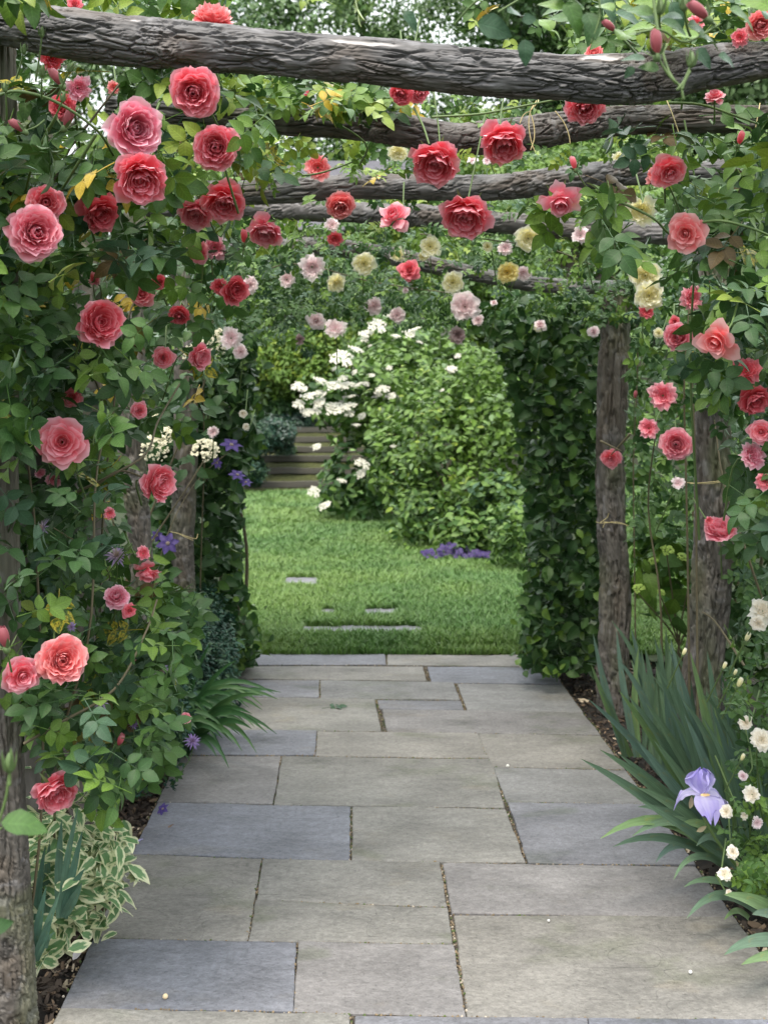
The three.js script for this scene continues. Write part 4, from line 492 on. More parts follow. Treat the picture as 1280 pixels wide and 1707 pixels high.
// out-of-focus shoots close to the lens, growing on nearer canes
const sprayTop = thing('rose_shoot', 'blurred rose shoot with a pink bud hanging before the top right of the beam', 'rose shoot', at(1100, -260, 1.75));
const sprayLeft = thing('rose_shoot', 'blurred rose leaf and green bud before the lower left post', 'rose shoot', at(-120, 1420, 1.5));
{ const leaf = (o, x, y, d, ang, s, tone, tilt = 0.9, geo = 'broad') => addLeaf(o, geo, at(x, y, d), V(0.1, 1 - tilt, tilt), V(Math.cos(ang), Math.sin(ang), -0.1), s, tone, true);
  bud(sprayTop, 1093, 78, 28, 1.7, 'bud', -0.1, [1128, 140, 0]); bud(sprayTop, 1168, 22, 28, 1.72, 'bud', -0.9, [1190, 40]); bud(sprayTop, 1152, 100, 20, 1.7, null, 0.1, [1128, 150, 0]); bud(sprayTop, 1100, 12, 20, 1.75, null, 0.1, [1100, 50]); bud(sprayTop, 1018, 46, 18, 1.9, 'bud', -0.9, [1060, 90]); bud(sprayTop, 1140, 6, 20, 1.75, null, 0, [1150, 60]);
  cane(sprayTop, [[1138, 165, 1.7], [1136, 148, 1.7], [1118, 128, 1.71], [1098, 60, 1.73], [1085, -60, 1.75], [1100, -260, 1.75]], 0.002, 0.0032, stemMat, 'stem'); cane(sprayTop, [[1150, 118, 1.7], [1140, 138, 1.7], [1136, 150, 1.7]], 0.0018, 0.002, stemMat, 'stem'); cane(sprayTop, [[1060, 55, 1.73], [1100, 50, 1.73], [1140, 70, 1.74], [1200, 40, 1.75]], 0.002, 0.002, stemMat, 'stem'); cane(sprayTop, [[830, 20, 1.8], [900, -20, 1.8], [1000, -60, 1.78], [1085, -60, 1.75]], 0.0016, 0.0025, stemMat, 'stem'); cane(sprayTop, [[758, 40, 1.85], [790, 5, 1.83], [860, -40, 1.8], [900, -20, 1.8]], 0.0016, 0.002, stemMat, 'stem'); cane(sprayTop, [[985, 70, 1.78], [1000, 20, 1.78], [980, -60, 1.78]], 0.0016, 0.002, stemMat, 'stem');
  leaf(sprayTop, 820, 44, 1.8, -0.2, 0.058, 'blue'); leaf(sprayTop, 876, 82, 1.8, -1.5, 0.038, 'blue'); leaf(sprayTop, 880, 32, 1.8, 0.3, 0.026, 'blue'); leaf(sprayTop, 683, 28, 1.9, -0.9, 0.032, 'blue', 0.7); leaf(sprayTop, 860, 18, 1.8, 0.5, 0.04, 'blue', 0.5); leaf(sprayTop, 1172, 92, 1.72, -0.6, 0.034, 'blue', 0.8); leaf(sprayTop, 1060, 96, 1.72, 3.0, 0.034, 'blue', 0.5); leaf(sprayTop, 1085, 112, 1.72, 2.9, 0.03, 'mid', 0.7); leaf(sprayTop, 1050, 118, 1.74, -2.2, 0.02, 'blue');
  leaf(sprayTop, 955, 18, 1.78, -1.2, 0.05, 'mid', 0.6); leaf(sprayTop, 985, 35, 1.78, -1.4, 0.045, 'dark', 0.6); leaf(sprayTop, 1180, 60, 1.74, 0.2, 0.04, 'mid', 0.5); leaf(sprayTop, 1235, 20, 1.74, -0.4, 0.045, 'mid', 0.5); leaf(sprayTop, 1120, 40, 1.74, -0.4, 0.04, 'dark', 0.5); leaf(sprayTop, 925, 8, 1.8, 2.6, 0.045, 'fresh', 0.6); leaf(sprayTop, 1010, 8, 1.78, 2.0, 0.04, 'fresh', 0.6); leaf(sprayTop, 1070, 18, 1.76, 2.6, 0.045, 'mid', 0.6); leaf(sprayTop, 1210, 95, 1.74, -0.2, 0.03, 'blue', 0.6);
  { const R = rng(404); for (let i = 0; i < 34; i++) { const x = 900 + R() * 390, y = -30 + R() * (x > 1190 || x < 960 ? 70 : 95); leaf(sprayTop, x, y, 1.75 + R() * 0.4, R() * 6.28, 0.032 + R() * 0.02, ['mid', 'dark', 'fresh', 'blue'][Math.floor(R() * 4)], 0.3 + R() * 0.5); } }
  cane(sprayLeft, [[-120, 1420, 1.5], [-30, 1400, 1.5], [4, 1380, 1.5]], 0.0022, 0.0015, stemMat, 'stem'); cane(sprayLeft, [[-120, 1420, 1.5], [-20, 1400, 1.5], [8, 1340, 1.5], [16, 1292, 1.5]], 0.0022, 0.0017, stemMat, 'stem');
  leaf(sprayLeft, 34, 1372, 1.45, 0.12, 0.055, 'mid', 0.35); bud(sprayLeft, 16, 1272, 26, 1.48, null, 0, [16, 1310, 0]); leaf(sprayLeft, -4, 1545, 1.5, 0.3, 0.03, 'dark', 0.7); }

// ------------------------------------------------------------------ twine
const twineMat = std({ color: C(0.52, 0.44, 0.22), roughness: 0.9 });
function twine(label, d, lines) { const o = thing('twine_tie', label, 'twine tie', at(lines[0][0][0], lines[0][0][1], d), 'twine ties on the pergola'); lines.forEach((l) => part(o, 'strand', tube(l.map((p) => at(p[0], p[1], d + (p[2] ?? 0))), 0.0016, 0.0014, 5), twineMat)); }
twine('frayed twine knot hanging below the dip of the second beam', 3.36, [[[894, 168, 0.02], [884, 185], [881, 205], [885, 235], [891, 252]], [[882, 185], [889, 206], [890, 232], [884, 250]], [[880, 186], [872, 192], [866, 206]], [[884, 184], [895, 172], [897, 166, 0.05]]]);
twine('pale twine slanting over the second beam, left of another tie', 3.36, [[[1110, 166, 0.03], [1120, 190], [1131, 222], [1137, 236]], [[1137, 236], [1140, 246, 0.05]]]);
twine('short twine knot at the right end of the second beam', 3.36, [[[1266, 172, 0.03], [1262, 195], [1257, 220], [1252, 236]], [[1262, 212], [1256, 226], [1260, 238]]]);
twine('loose strand of twine hanging before the middle of the second beam', 3.36, [[[925, 185], [940, 205], [948, 226], [950, 240]]]);
twine('twine tie round the right back post', 5.6, [[[993, 870, 0.15], [1005, 872], [1025, 870], [1050, 877, 0.1]], [[1000, 871], [1012, 862], [1014, 856]], [[1008, 871], [1004, 880]], [[1005, 870], [1040, 874], [1050, 882, 0.1]]]);
twine('twine tie round the nearer right post', 4.5, [[[1140, 804, 0.05], [1165, 806], [1185, 806], [1215, 800], [1226, 797, 0.1]], [[1150, 806], [1190, 803], [1222, 796, 0.1]]]);
twine('twine tie round the farthest left post', 5.72, [[[284, 886, 0.1], [300, 890], [325, 898], [330, 890, 0.1]], [[300, 891], [322, 901]]]);

// ------------------------------------------------------------------ vines on the far posts
const vineL = thing('climbing_vine', 'dark leafy vine column at the left of the far opening', 'vine', V(-0.98, 0, -6.4)), vineR = thing('climbing_vine', 'dense dark vine column at the right of the far opening, by the back post', 'vine', V(1.05, 0, -6.4));
const vt = { vine: 4, dark: 3, mid: 2, fresh: 0.4 };
mass(vineL, 31, { poly: [[295, 560], [430, 540], [425, 640], [440, 700], [405, 800], [398, 880], [402, 960], [428, 1040], [432, 1108], [372, 1118], [290, 1060], [240, 800]], n: 2800, d: [5.95, 6.75], size: [0.03, 0.08], geo: 'vine', tones: vt, out: V(0.2, 0, 0.6), rand: 1.1 });
mass(vineR, 32, { poly: [[770, 530], [830, 495], [1000, 470], [1010, 700], [1005, 1050], [985, 1120], [905, 1122], [870, 1112], [872, 1000], [880, 900], [872, 780], [856, 660], [825, 575]], n: 3900, d: [5.95, 6.85], size: [0.03, 0.078], geo: 'vine', tones: { vine: 3, dark: 3.5, mid: 3.5, fresh: 0.8 }, out: V(-0.25, 0, 0.6), rand: 1.1 });
mass(vineL, 33, { poly: [[330, 1080], [432, 1060], [430, 1112], [350, 1118]], n: 120, d: [6.2, 6.6], size: [0.05, 0.08], geo: 'vine', tones: { mid: 4, fresh: 2, dark: 2 } });
mass(vineR, 34, { poly: [[740, 530], [820, 480], [1000, 460], [1015, 700], [1010, 1130], [855, 1125], [852, 960], [850, 780], [820, 640]], n: 280, d: [5.8, 6.9], size: [0.03, 0.06], geo: 'vine', tones: { mid: 3, fresh: 3, dark: 1 }, rand: 1.2 });
mass(vineL, 35, { poly: [[280, 540], [450, 520], [450, 700], [425, 800], [415, 880], [425, 960], [455, 1040], [450, 1115], [280, 1080]], n: 200, d: [5.85, 6.8], size: [0.03, 0.06], geo: 'vine', tones: { mid: 3, fresh: 2, dark: 2 }, rand: 1.2 });
for (const [o, x] of [[vineL, 345], [vineL, 390], [vineR, 905], [vineR, 960]]) { const b = gat(x, 1118); for (let k = 0; k < 2; k++) part(o, 'stem', tube([V(b.x, -0.03, b.z - 0.3), V(b.x + 0.06 * (k - 0.5), 0.6, b.z - 0.35), V(b.x - 0.05, 1.2, b.z - 0.3), V(b.x + 0.08 * k, 1.7, b.z - 0.35)], 0.012, 0.006), caneMat); }

// ------------------------------------------------------------------ blades: irises and day lilies
function blade(o, p, w, mat, fold = 0.35, n = 9) {            // a long leaf along a bent line of three points
  const [a, b, c] = p, pos = [], uv = [], idx = [], q = (t) => V(0, 0, 0).addScaledVector(a, (1 - t) ** 2).addScaledVector(b, 2 * t * (1 - t)).addScaledVector(c, t * t), seed = a.x * 91 + c.y * 37;
  for (let i = 0; i <= n; i++) { const t = i / n, x = q(t), tg = q(Math.min(1, t + 0.02)).sub(q(Math.max(0, t - 0.02))).normalize(), view = V(-x.x + 0.6 * Math.sin(seed), 0.5 + EYE - x.y, -x.z).normalize(), sd = tg.clone().cross(view).normalize(), nn = sd.clone().cross(tg).normalize(), h = w * 0.37 * Math.min(1, 0.75 + t) * Math.pow(clamp((1 - t) / 0.5), 0.7) + 0.0006; x.addScaledVector(nn, 0.003 * noise(t * 4, seed));
    for (const s of [-1, 0, 1]) { pos.push(x.x + sd.x * h * s + nn.x * fold * h * Math.abs(s), x.y + sd.y * h * s + nn.y * fold * h * Math.abs(s), x.z + sd.z * h * s + nn.z * fold * h * Math.abs(s)); uv.push(t * 3, 0.5 + s * 0.4); } }
  for (let i = 0; i < n; i++) for (let s = 0; s < 2; s++) { const k = i * 3 + s; idx.push(k, k + 3, k + 1, k + 1, k + 3, k + 4); }
  return part(o, 'leaf', geoFrom(pos, idx, uv), mat);
}
const bladeTex = tex(64, 128, (u, v) => { const k = 0.84 + 0.12 * noise(v * 70, u * 1.5, 3) + 0.06 * noise(v * 20, u * 4, 8), tipc = 0.10 * sstep(0.25, 0.6, fbm(u * 3, v * 6, 17, 3)); return [k + tipc, k - 0.2 * tipc, k - tipc]; });
const bladeMat = (c) => phys({ color: C(...c), map: bladeTex, roughness: 0.5, transmission: 0.3, thickness: 0, ior: 1.42, sheen: 0.3, sheenRoughness: 0.5, sheenColor: C(0.8, 0.9, 0.85) });
const irisMats = [bladeMat([0.15, 0.26, 0.16]), bladeMat([0.19, 0.32, 0.18]), bladeMat([0.17, 0.29, 0.22]), bladeMat([0.23, 0.38, 0.15])], blueMats = [bladeMat([0.15, 0.29, 0.2]), bladeMat([0.11, 0.24, 0.17])], lilyMats = [bladeMat([0.06, 0.18, 0.055]), bladeMat([0.11, 0.25, 0.08])];
const irisR = thing('iris_clump', 'large clump of sword-shaped iris leaves with one lavender flower, right of the path', 'iris', V(1.22, 0, -3.9)), irisB = thing('iris_clump', 'upright iris leaves at the foot of the right back post', 'iris', V(1.02, 0, -4.9));
const irisL = thing('iris_clump', 'few blue-green iris leaves before the variegated shrub by the left post', 'iris', V(-0.8, 0, -3.0)), lily = thing('day_lily', 'clump of arching strap leaves spilling over the left edge of the path', 'day lily', V(-0.92, 0, -4.9));
const bl = (o, mats, rows) => rows.forEach(([bx, by, mx, my, tx, ty, d, dt, w], i) => blade(o, [at(bx, by, d), at(mx, my, (d + dt) / 2), at(tx, ty, dt)], w, mats[(i * 7 + (bx | 0)) % mats.length]));
bl(irisB, irisMats, [[1042, 1262, 1008, 1160, 988, 1056, 4.9, 4.8, 0.04], [1052, 1262, 1014, 1190, 985, 1108, 4.8, 4.6, 0.036], [1060, 1262, 1036, 1150, 1027, 1050, 4.9, 4.9, 0.036], [1066, 1262, 1050, 1160, 1064, 1080, 4.9, 4.9, 0.036], [1072, 1262, 1080, 1160, 1068, 1082, 4.9, 4.9, 0.032], [1086, 1266, 1076, 1180, 1052, 1100, 4.9, 5.0, 0.034], [1090, 1266, 1090, 1190, 1078, 1120, 4.9, 5.0, 0.034], [1040, 1262, 1030, 1190, 1000, 1150, 4.8, 4.6, 0.03]]);
bl(irisR, irisMats, [[1150, 1350, 1080, 1250, 980, 1165, 4.3, 4.0, 0.04], [1160, 1350, 1100, 1240, 1030, 1150, 4.3, 4.1, 0.042], [1170, 1350, 1120, 1250, 1045, 1158, 4.3, 4.1, 0.042], [1180, 1350, 1130, 1240, 1075, 1172, 4.3, 4.1, 0.044], [1190, 1350, 1150, 1250, 1110, 1160, 4.3, 4.2, 0.044], [1195, 1345, 1160, 1220, 1130, 1108, 4.3, 4.2, 0.042], [1205, 1345, 1180, 1200, 1150, 1088, 4.3, 4.3, 0.042], [1215, 1345, 1192, 1180, 1178, 1085, 4.3, 4.3, 0.04], [1220, 1340, 1205, 1200, 1222, 1085, 4.3, 4.3, 0.04], [1226, 1340, 1215, 1220, 1232, 1130, 4.3, 4.3, 0.036],
  [1186, 1420, 1090, 1330, 968, 1265, 3.8, 3.5, 0.046], [1176, 1400, 1090, 1300, 1000, 1250, 3.9, 3.6, 0.042], [1196, 1410, 1120, 1325, 1030, 1256, 3.9, 3.7, 0.044], [1206, 1420, 1130, 1335, 1060, 1312, 3.8, 3.6, 0.044], [1196, 1400, 1120, 1310, 1062, 1235, 3.9, 3.8, 0.046], [1216, 1420, 1160, 1320, 1088, 1232, 3.9, 3.8, 0.046], [1226, 1420, 1190, 1300, 1140, 1190, 3.9, 3.9, 0.046], [1232, 1420, 1215, 1300, 1190, 1180, 3.9, 3.9, 0.044], [1236, 1420, 1235, 1300, 1210, 1220, 3.9, 3.9, 0.04],
  [1206, 1440, 1110, 1320, 1000, 1398, 3.65, 3.35, 0.046], [1200, 1440, 1110, 1370, 1022, 1411, 3.65, 3.4, 0.036], [1206, 1430, 1140, 1330, 1053, 1394, 3.7, 3.4, 0.046], [1196, 1430, 1130, 1380, 1092, 1438, 3.7, 3.5, 0.04], [1216, 1445, 1150, 1400, 1122, 1467, 3.6, 3.4, 0.028], [1236, 1450, 1180, 1400, 1060, 1330, 3.6, 3.4, 0.042], [1246, 1490, 1180, 1450, 1140, 1478, 3.5, 3.35, 0.026], [1262, 1520, 1195, 1460, 1144, 1531, 3.4, 3.2, 0.036], [1330, 1550, 1260, 1490, 1205, 1492, 3.3, 3.05, 0.05], [1340, 1580, 1260, 1550, 1206, 1592, 3.1, 2.9, 0.046], [1340, 1590, 1280, 1585, 1235, 1608, 3.1, 2.9, 0.036], [1330, 1545, 1280, 1515, 1252, 1525, 3.25, 3.0, 0.04], [1246, 1530, 1225, 1505, 1206, 1534, 3.4, 3.25, 0.022], [1180, 1425, 1130, 1340, 1062, 1345, 3.7, 3.5, 0.04], [1220, 1430, 1170, 1350, 1130, 1380, 3.7, 3.5, 0.044], [1230, 1440, 1190, 1370, 1160, 1410, 3.6, 3.45, 0.04]]);
{ const R = rng(91); for (let i = 0; i < 64; i++) { const t = R(), d = lerp(5.2, 3.5, t), bx = lerp(1.08, 1.34, R()), L = 0.36 + R() * 0.22, le = 0.05 + R() * 0.32, b = V(bx, 0.0, -d), tip = V(bx - L * Math.sin(le) * 1.2 + (R() - 0.4) * 0.1, L * Math.cos(le), -d + (R() - 0.2) * 0.15); blade(i % 4 ? irisR : irisB, [b, V(bx - 0.02, L * 0.55, -d), tip], 0.034 + R() * 0.012, irisMats[Math.floor(R() * 3)]); } }
bl(irisL, blueMats, [[102, 1530, 106, 1440, 131, 1346, 2.95, 2.95, 0.022], [104, 1530, 122, 1450, 138, 1384, 2.95, 2.93, 0.024], [100, 1530, 96, 1440, 104, 1366, 2.98, 3.0, 0.026], [108, 1530, 118, 1478, 142, 1448, 2.95, 2.92, 0.03], [106, 1530, 124, 1500, 138, 1470, 2.95, 2.9, 0.028], [58, 1600, 62, 1540, 78, 1478, 2.9, 2.9, 0.026], [60, 1600, 80, 1540, 100, 1488, 2.9, 2.88, 0.022], [60, 1600, 74, 1560, 86, 1532, 2.9, 2.88, 0.028], [78, 1580, 80, 1560, 92, 1554, 2.9, 2.88, 0.01], [60, 1560, 62, 1490, 76, 1410, 3.0, 3.0, 0.024], [80, 1540, 76, 1470, 84, 1400, 3.05, 3.05, 0.026]]);
bl(lily, lilyMats, [[300, 1270, 350, 1130, 446, 1222, 5.0, 4.7, 0.04], [300, 1270, 350, 1160, 404, 1252, 5.0, 4.6, 0.04], [300, 1270, 340, 1180, 382, 1280, 5.0, 4.6, 0.038], [295, 1270, 330, 1200, 362, 1262, 5.0, 4.6, 0.036], [305, 1265, 360, 1140, 440, 1160, 5.1, 4.8, 0.036], [305, 1265, 350, 1150, 420, 1190, 5.1, 4.8, 0.042], [300, 1260, 330, 1130, 395, 1100, 5.1, 5.0, 0.034], [295, 1260, 310, 1140, 352, 1070, 5.1, 5.0, 0.034], [290, 1270, 310, 1180, 350, 1140, 5.0, 4.9, 0.04], [300, 1270, 330, 1190, 390, 1180, 5.0, 4.8, 0.042], [285, 1270, 300, 1170, 320, 1090, 5.0, 5.0, 0.034], [280, 1270, 280, 1200, 300, 1330, 5.0, 4.6, 0.034], [290, 1270, 320, 1170, 372, 1232, 5.0, 4.7, 0.04], [310, 1260, 370, 1150, 428, 1255, 5.0, 4.7, 0.036], [300, 1270, 360, 1170, 420, 1215, 5.0, 4.7, 0.04]]);
{ const R = rng(55); for (let i = 0; i < 26; i++) { const b = V(-0.93 + (R() - 0.5) * 0.1, 0, -4.75 - R() * 0.5), a = -0.9 + R() * 2.6, L = 0.3 + R() * 0.22, tip = b.clone().add(V(Math.cos(a) * L, 0.04 + R() * 0.22, Math.sin(a) * L * 0.8)); blade(lily, [b, b.clone().lerp(tip, 0.4).add(V(0, 0.22 + R() * 0.1, 0)), tip], 0.03 + R() * 0.01, lilyMats[i % 2]); } }
// the lavender iris flower
{ const petal = (w, L, seed, bend) => { const pos = [], col = [], uv = [], idx = [], n = 14, m = 14; for (let j = 0; j <= n; j++) for (let i = 0; i <= m; i++) { const t = j / n, u = i / m * 2 - 1, h = w * Math.pow(Math.sin(Math.PI * Math.min(1, 0.12 + t * 0.86)), 0.8) * (0.4 + 0.6 * t), a = bend * t, rf = t * (0.26 * t * noise(u * 3.4 + seed, t * 4, 2) * (0.3 + Math.abs(u)) + 0.10 * Math.abs(u) * noise(u * 3, t * 9 + seed, 4)); pos.push(L * (bend ? Math.sin(a) / bend : t), L * (bend ? (1 - Math.cos(a)) / bend : 0) + rf * L + 0.12 * L * u * u * t * (bend > 0 ? -1 : 1), u * h * L); uv.push(t, u); const k = clamp(t * 1.1 + 0.35 * noise(u * 11, t * 1.5, seed) + 0.12 * noise(u * 25, t * 3, 5)); col.push(lerp(0.7, 0.44, k), lerp(0.66, 0.38, k), lerp(0.88, 0.8, k)); } for (let j = 0; j < n; j++) for (let i = 0; i < m; i++) { const k = j * (m + 1) + i; idx.push(k, k + m + 1, k + 1, k + 1, k + m + 1, k + m + 2); } return geoFrom(pos, idx, uv, col); };
  const c = at(1170, 1325, 3.42), fl = new THREE.Group(); fl.name = 'iris_flower'; worldInv(irisR).multiply(new THREE.Matrix4().setPosition(c)).decompose(fl.position, fl.quaternion, fl.scale); irisR.add(fl);
  for (let k = 0; k < 3; k++) { const a = [-1.25, -2.9, 0.18][k]; const f = new THREE.Mesh(petal(0.62, 0.1, k, -1.9), petalMat); f.name = 'petal'; f.rotation.set(0, -a + Math.PI * 0, 0.55); f.rotation.order = 'YXZ'; f.rotation.y = a + Math.PI; fl.add(f); f.rotation.y = [-1.45, 2.95, 0.1][k]; f.rotation.z = [0.35, 0.45, 0.4][k];
    const s = new THREE.Mesh(petal(0.85, 0.072, k + 7, 1.1), petalMat); s.name = 'petal'; s.rotation.order = 'YXZ'; s.rotation.y = -0.5 + k * 2.09; s.rotation.z = 0.8; s.position.y = 0.004; fl.add(s); }
  const beard = new THREE.Mesh(new THREE.SphereGeometry(0.009, 8, 6).scale(1.6, 0.7, 0.7), std({ color: C(0.85, 0.6, 0.25) })); beard.name = 'beard'; beard.position.set(0.004, 0.004, 0.016); fl.add(beard);
  part(irisR, 'flower_stalk', tube([at(1290, 1530, 3.5), at(1240, 1460, 3.46), at(1190, 1395, 3.43), at(1166, 1345, 3.42), at(1169, 1330, 3.42)], 0.0055, 0.004, 7, 14), stemMat); const sp = leaflet(0.035, 0.014, { n: 5, fold: 0.5 }); for (const [x, y, a] of [[1149, 1348, 1.3], [1160, 1386, 0.4], [1235, 1455, 1.9]]) part(irisR, 'bract', sp, std({ color: C(0.3, 0.26, 0.14) }), frame(at(x, y, 3.41), V(0, 0.2, 1), V(Math.cos(a), Math.sin(a), 0), 1)); part(irisR, 'bud_spear', new THREE.ConeGeometry(0.006, 0.05, 8), stemMat, new THREE.Matrix4().setPosition(at(1212, 1240, 3.9))); }

// ------------------------------------------------------------------ low plants along the path
const varieg = thing('variegated_shrub', 'low shrub with green leaves edged in cream, behind the nearest left post', 'shrub', V(-0.84, 0, -3.2)); varieg.userData.leafParts = 300;
const ev = (o, seed, px, py, d, rx, ry, rz, n, size, geo, tones, more = {}) => { const c = at(px, py, d); ellip(o, seed, { c: [c.x, c.y, c.z], r: [rx, ry, rz], n, size, geo, tones, ...more }); };
ev(varieg, 41, 118, 1450, 3.25, 0.155, 0.2, 0.3, 580, [0.05, 0.08], 'ovate', { varieg: 1 }, { shell: 0.3, lump: 0.4, freq: 2.2, up: 1.1 });
ev(varieg, 42, 60, 1350, 3.45, 0.12, 0.14, 0.22, 160, [0.042, 0.062], 'ovate', { varieg: 1 }, { shell: 0.3, up: 0.9 });
for (let k = 0; k < 7; k++) { const b = V(-0.95 + 0.015 * k, -0.03, -3.2 - 0.02 * k); part(varieg, 'stem', tube([b, b.clone().add(V(0.03 * (k - 3), 0.15, 0.03)), b.clone().add(V(0.015 * (k - 3), 0.26, 0.04))], 0.003, 0.002, 5), stemMat); }
const teal = thing('dwarf_shrub', 'low dense shrub of tiny blue-green leaves between the day lily and dark vine', 'shrub', V(-0.98, 0, -5.7)); ev(teal, 43, 315, 1110, 5.65, 0.2, 0.3, 0.75, 2600, [0.045, 0.075], 'tiny', { teal: 5, blue: 2 }, { shell: 0.6, lump: 0.3, freq: 2.5 }); ev(teal, 44, 235, 1180, 4.6, 0.16, 0.3, 0.5, 900, [0.04, 0.07], 'tiny', { teal: 4, dark: 2 }, { shell: 0.5 });
for (let k = 0; k < 4; k++) part(teal, 'stem', tube([V(-0.98, -0.03, -5.5 - 0.1 * k), V(-0.95, 0.2, -5.5 - 0.1 * k), V(-0.92 + 0.02 * k, 0.4, -5.5 - 0.12 * k)], 0.006, 0.003, 5), caneMat);
const whiteRose = thing('rose_bush', 'low rose bush with small white roses and buds at the right edge', 'rose bush', V(1.36, 0, -3.5));
list(whiteRose, [[1272, 1016, 46, 3.3, 'white', 'loose', 0.3, 0.6], [1262, 1040, 26, 3.28, 'white', 'flat', -0.2, -0.3], [1270, 1232, 38, 3.3, 'white', 'flat', 0.2, 0.3], [1242, 1205, 23, 3.35, 'white', 'flat', 0, 0.1], [1252, 1324, 28, 3.3, 'white', 'loose', 0, 0.2], [1209, 1352, 23, 3.35, 'white', 'flat', -0.4, 0.3], [1221, 1420, 21, 3.3, 'white', 'flat'], [1208, 1456, 24, 3.25, 'white', 'loose', 0, 0.3], [1214, 1487, 10, 3.25, 'white', 'flat'], [1237, 1294, 17, 3.35, 'pink', 'open', -0.4, 0], [1262, 1372, 20, 3.35, 'pink', 'loose'], [1240, 1360, 14, 3.4, 'white', 'loose']]);
for (const [x, y, s] of [[1244, 1064, 14], [1206, 1111, 11], [1231, 1140, 15], [1224, 1122, 9], [1236, 1264, 11], [1139, 1088, 11]]) bud(whiteRose, x, y, s * 0.8, 3.4, 'yellow', 0.4);
mass(whiteRose, 45, { poly: [[1200, 1100], [1270, 960], [1400, 960], [1400, 1500], [1235, 1490], [1215, 1400], [1232, 1300], [1215, 1200]], n: 330, d: [3.15, 3.9], size: [0.022, 0.034], geo: 'arch', tones: { dark: 3, mid: 4, fresh: 1.5 } });
mass(whiteRose, 46, { poly: [[1215, 1330], [1290, 1330], [1290, 1500], [1220, 1470]], n: 60, d: [3.2, 3.5], size: [0.018, 0.026], geo: 'arch', tones: { mid: 3, fresh: 2 } });
for (let k = 0; k < 6; k++) part(whiteRose, 'cane', tube([V(1.36, -0.03, -3.5), V(1.33 + 0.03 * k, 0.3, -3.55 + 0.04 * k), V(1.24 + 0.05 * k, 0.7, -3.6 + 0.06 * k), V(1.2 + 0.06 * k, 0.9 - 0.1 * k, -3.5 + 0.05 * k)], 0.004, 0.002, 5), stemMat);
const hydr = thing('hydrangea', 'hydrangea with large leaves and pale green flower heads behind the right posts', 'hydrangea', V(1.45, 0, -5.7));
const florets = (seed, n, flat, s) => { const R = rng(seed), gs = []; for (let i = 0; i < n; i++) { const a = R() * 6.283, r = Math.sqrt(R()), g = new THREE.OctahedronGeometry(s * (0.7 + R() * 0.6), 0).scale(1.5, 0.6, 1.5); g.rotateX((R() - 0.5) * 1.2); g.rotateY(R() * 6); g.rotateZ((R() - 0.5) * 1.2); g.translate(Math.cos(a) * r * 0.5, flat * (0.5 * (1 - r * r) + (R() - 0.5) * 0.25), Math.sin(a) * r * 0.5); gs.push(g); } return mergeGeometries(gs); };
const dome = [florets(1, 70, 0.8, 0.08), florets(2, 70, 0.8, 0.08)], plate = [3, 4, 5].map((sd) => { const R = rng(sd), gs = []; for (let i = 0; i < 8; i++) { const a = i * 0.9 + R(), r = i ? 0.22 + 0.2 * R() : 0, g = florets(sd * 10 + i, 12, 0.7, 0.12); g.scale(0.38 + 0.12 * R(), 0.3, 0.38 + 0.12 * R()); g.translate(Math.cos(a) * r, 0.1 * (R() - 0.5) - r * 0.25, Math.sin(a) * r); gs.push(g); } return mergeGeometries(gs); }), plume = [florets(6, 120, 1.5, 0.05), florets(7, 120, 1.5, 0.05)];
const creamMat = std({ color: C(0.72, 0.68, 0.5), roughness: 0.8 }), whiteMat = phys({ color: C(0.56, 0.55, 0.46), roughness: 0.8, transmission: 0.15, thickness: 0 }), limeMat = std({ color: C(0.22, 0.32, 0.06), roughness: 0.8 });
const cluster = (o, geos, mat, i, px, py, w, h, d, tilt = V(0.5 * h3(px, py, 1), 1, 0.7 + 0.4 * h3(px, py, 2))) => { blooms.push({ x: px, y: py, r: Math.max(w, h) * 0.42, d }); part(o, 'flower_cluster', geos[i % geos.length], mat, frame(at(px, py, d), tilt, V(1, 0, 0), w / F * d, h / F * d, w / F * d)); };
[[1111, 917, 22], [1136, 929, 18], [1064, 981, 20], [1101, 988, 14], [1088, 935, 16]].forEach(([x, y, w], i) => cluster(hydr, dome, limeMat, i, x, y, w, w * 0.7, 5.5));
ev(hydr, 47, 1115, 960, 5.8, 0.22, 0.22, 0.3, 90, [0.09, 0.14], 'broad', { fresh: 4, mid: 4, shrub: 3 }, { shell: 0.4 }); ev(hydr, 48, 1240, 1000, 5.6, 0.3, 0.4, 0.4, 130, [0.09, 0.14], 'broad', { dark: 3, mid: 4 }, { shell: 0.4 });
for (const [x, y] of [[1111, 925], [1064, 990], [1101, 995], [1150, 960], [1230, 960]]) part(hydr, 'stem', tube([V(1.45, -0.03, -5.75), V(1.4, 0.3, -5.7), at(x, y, 5.55)], 0.006, 0.003, 5), caneMat);

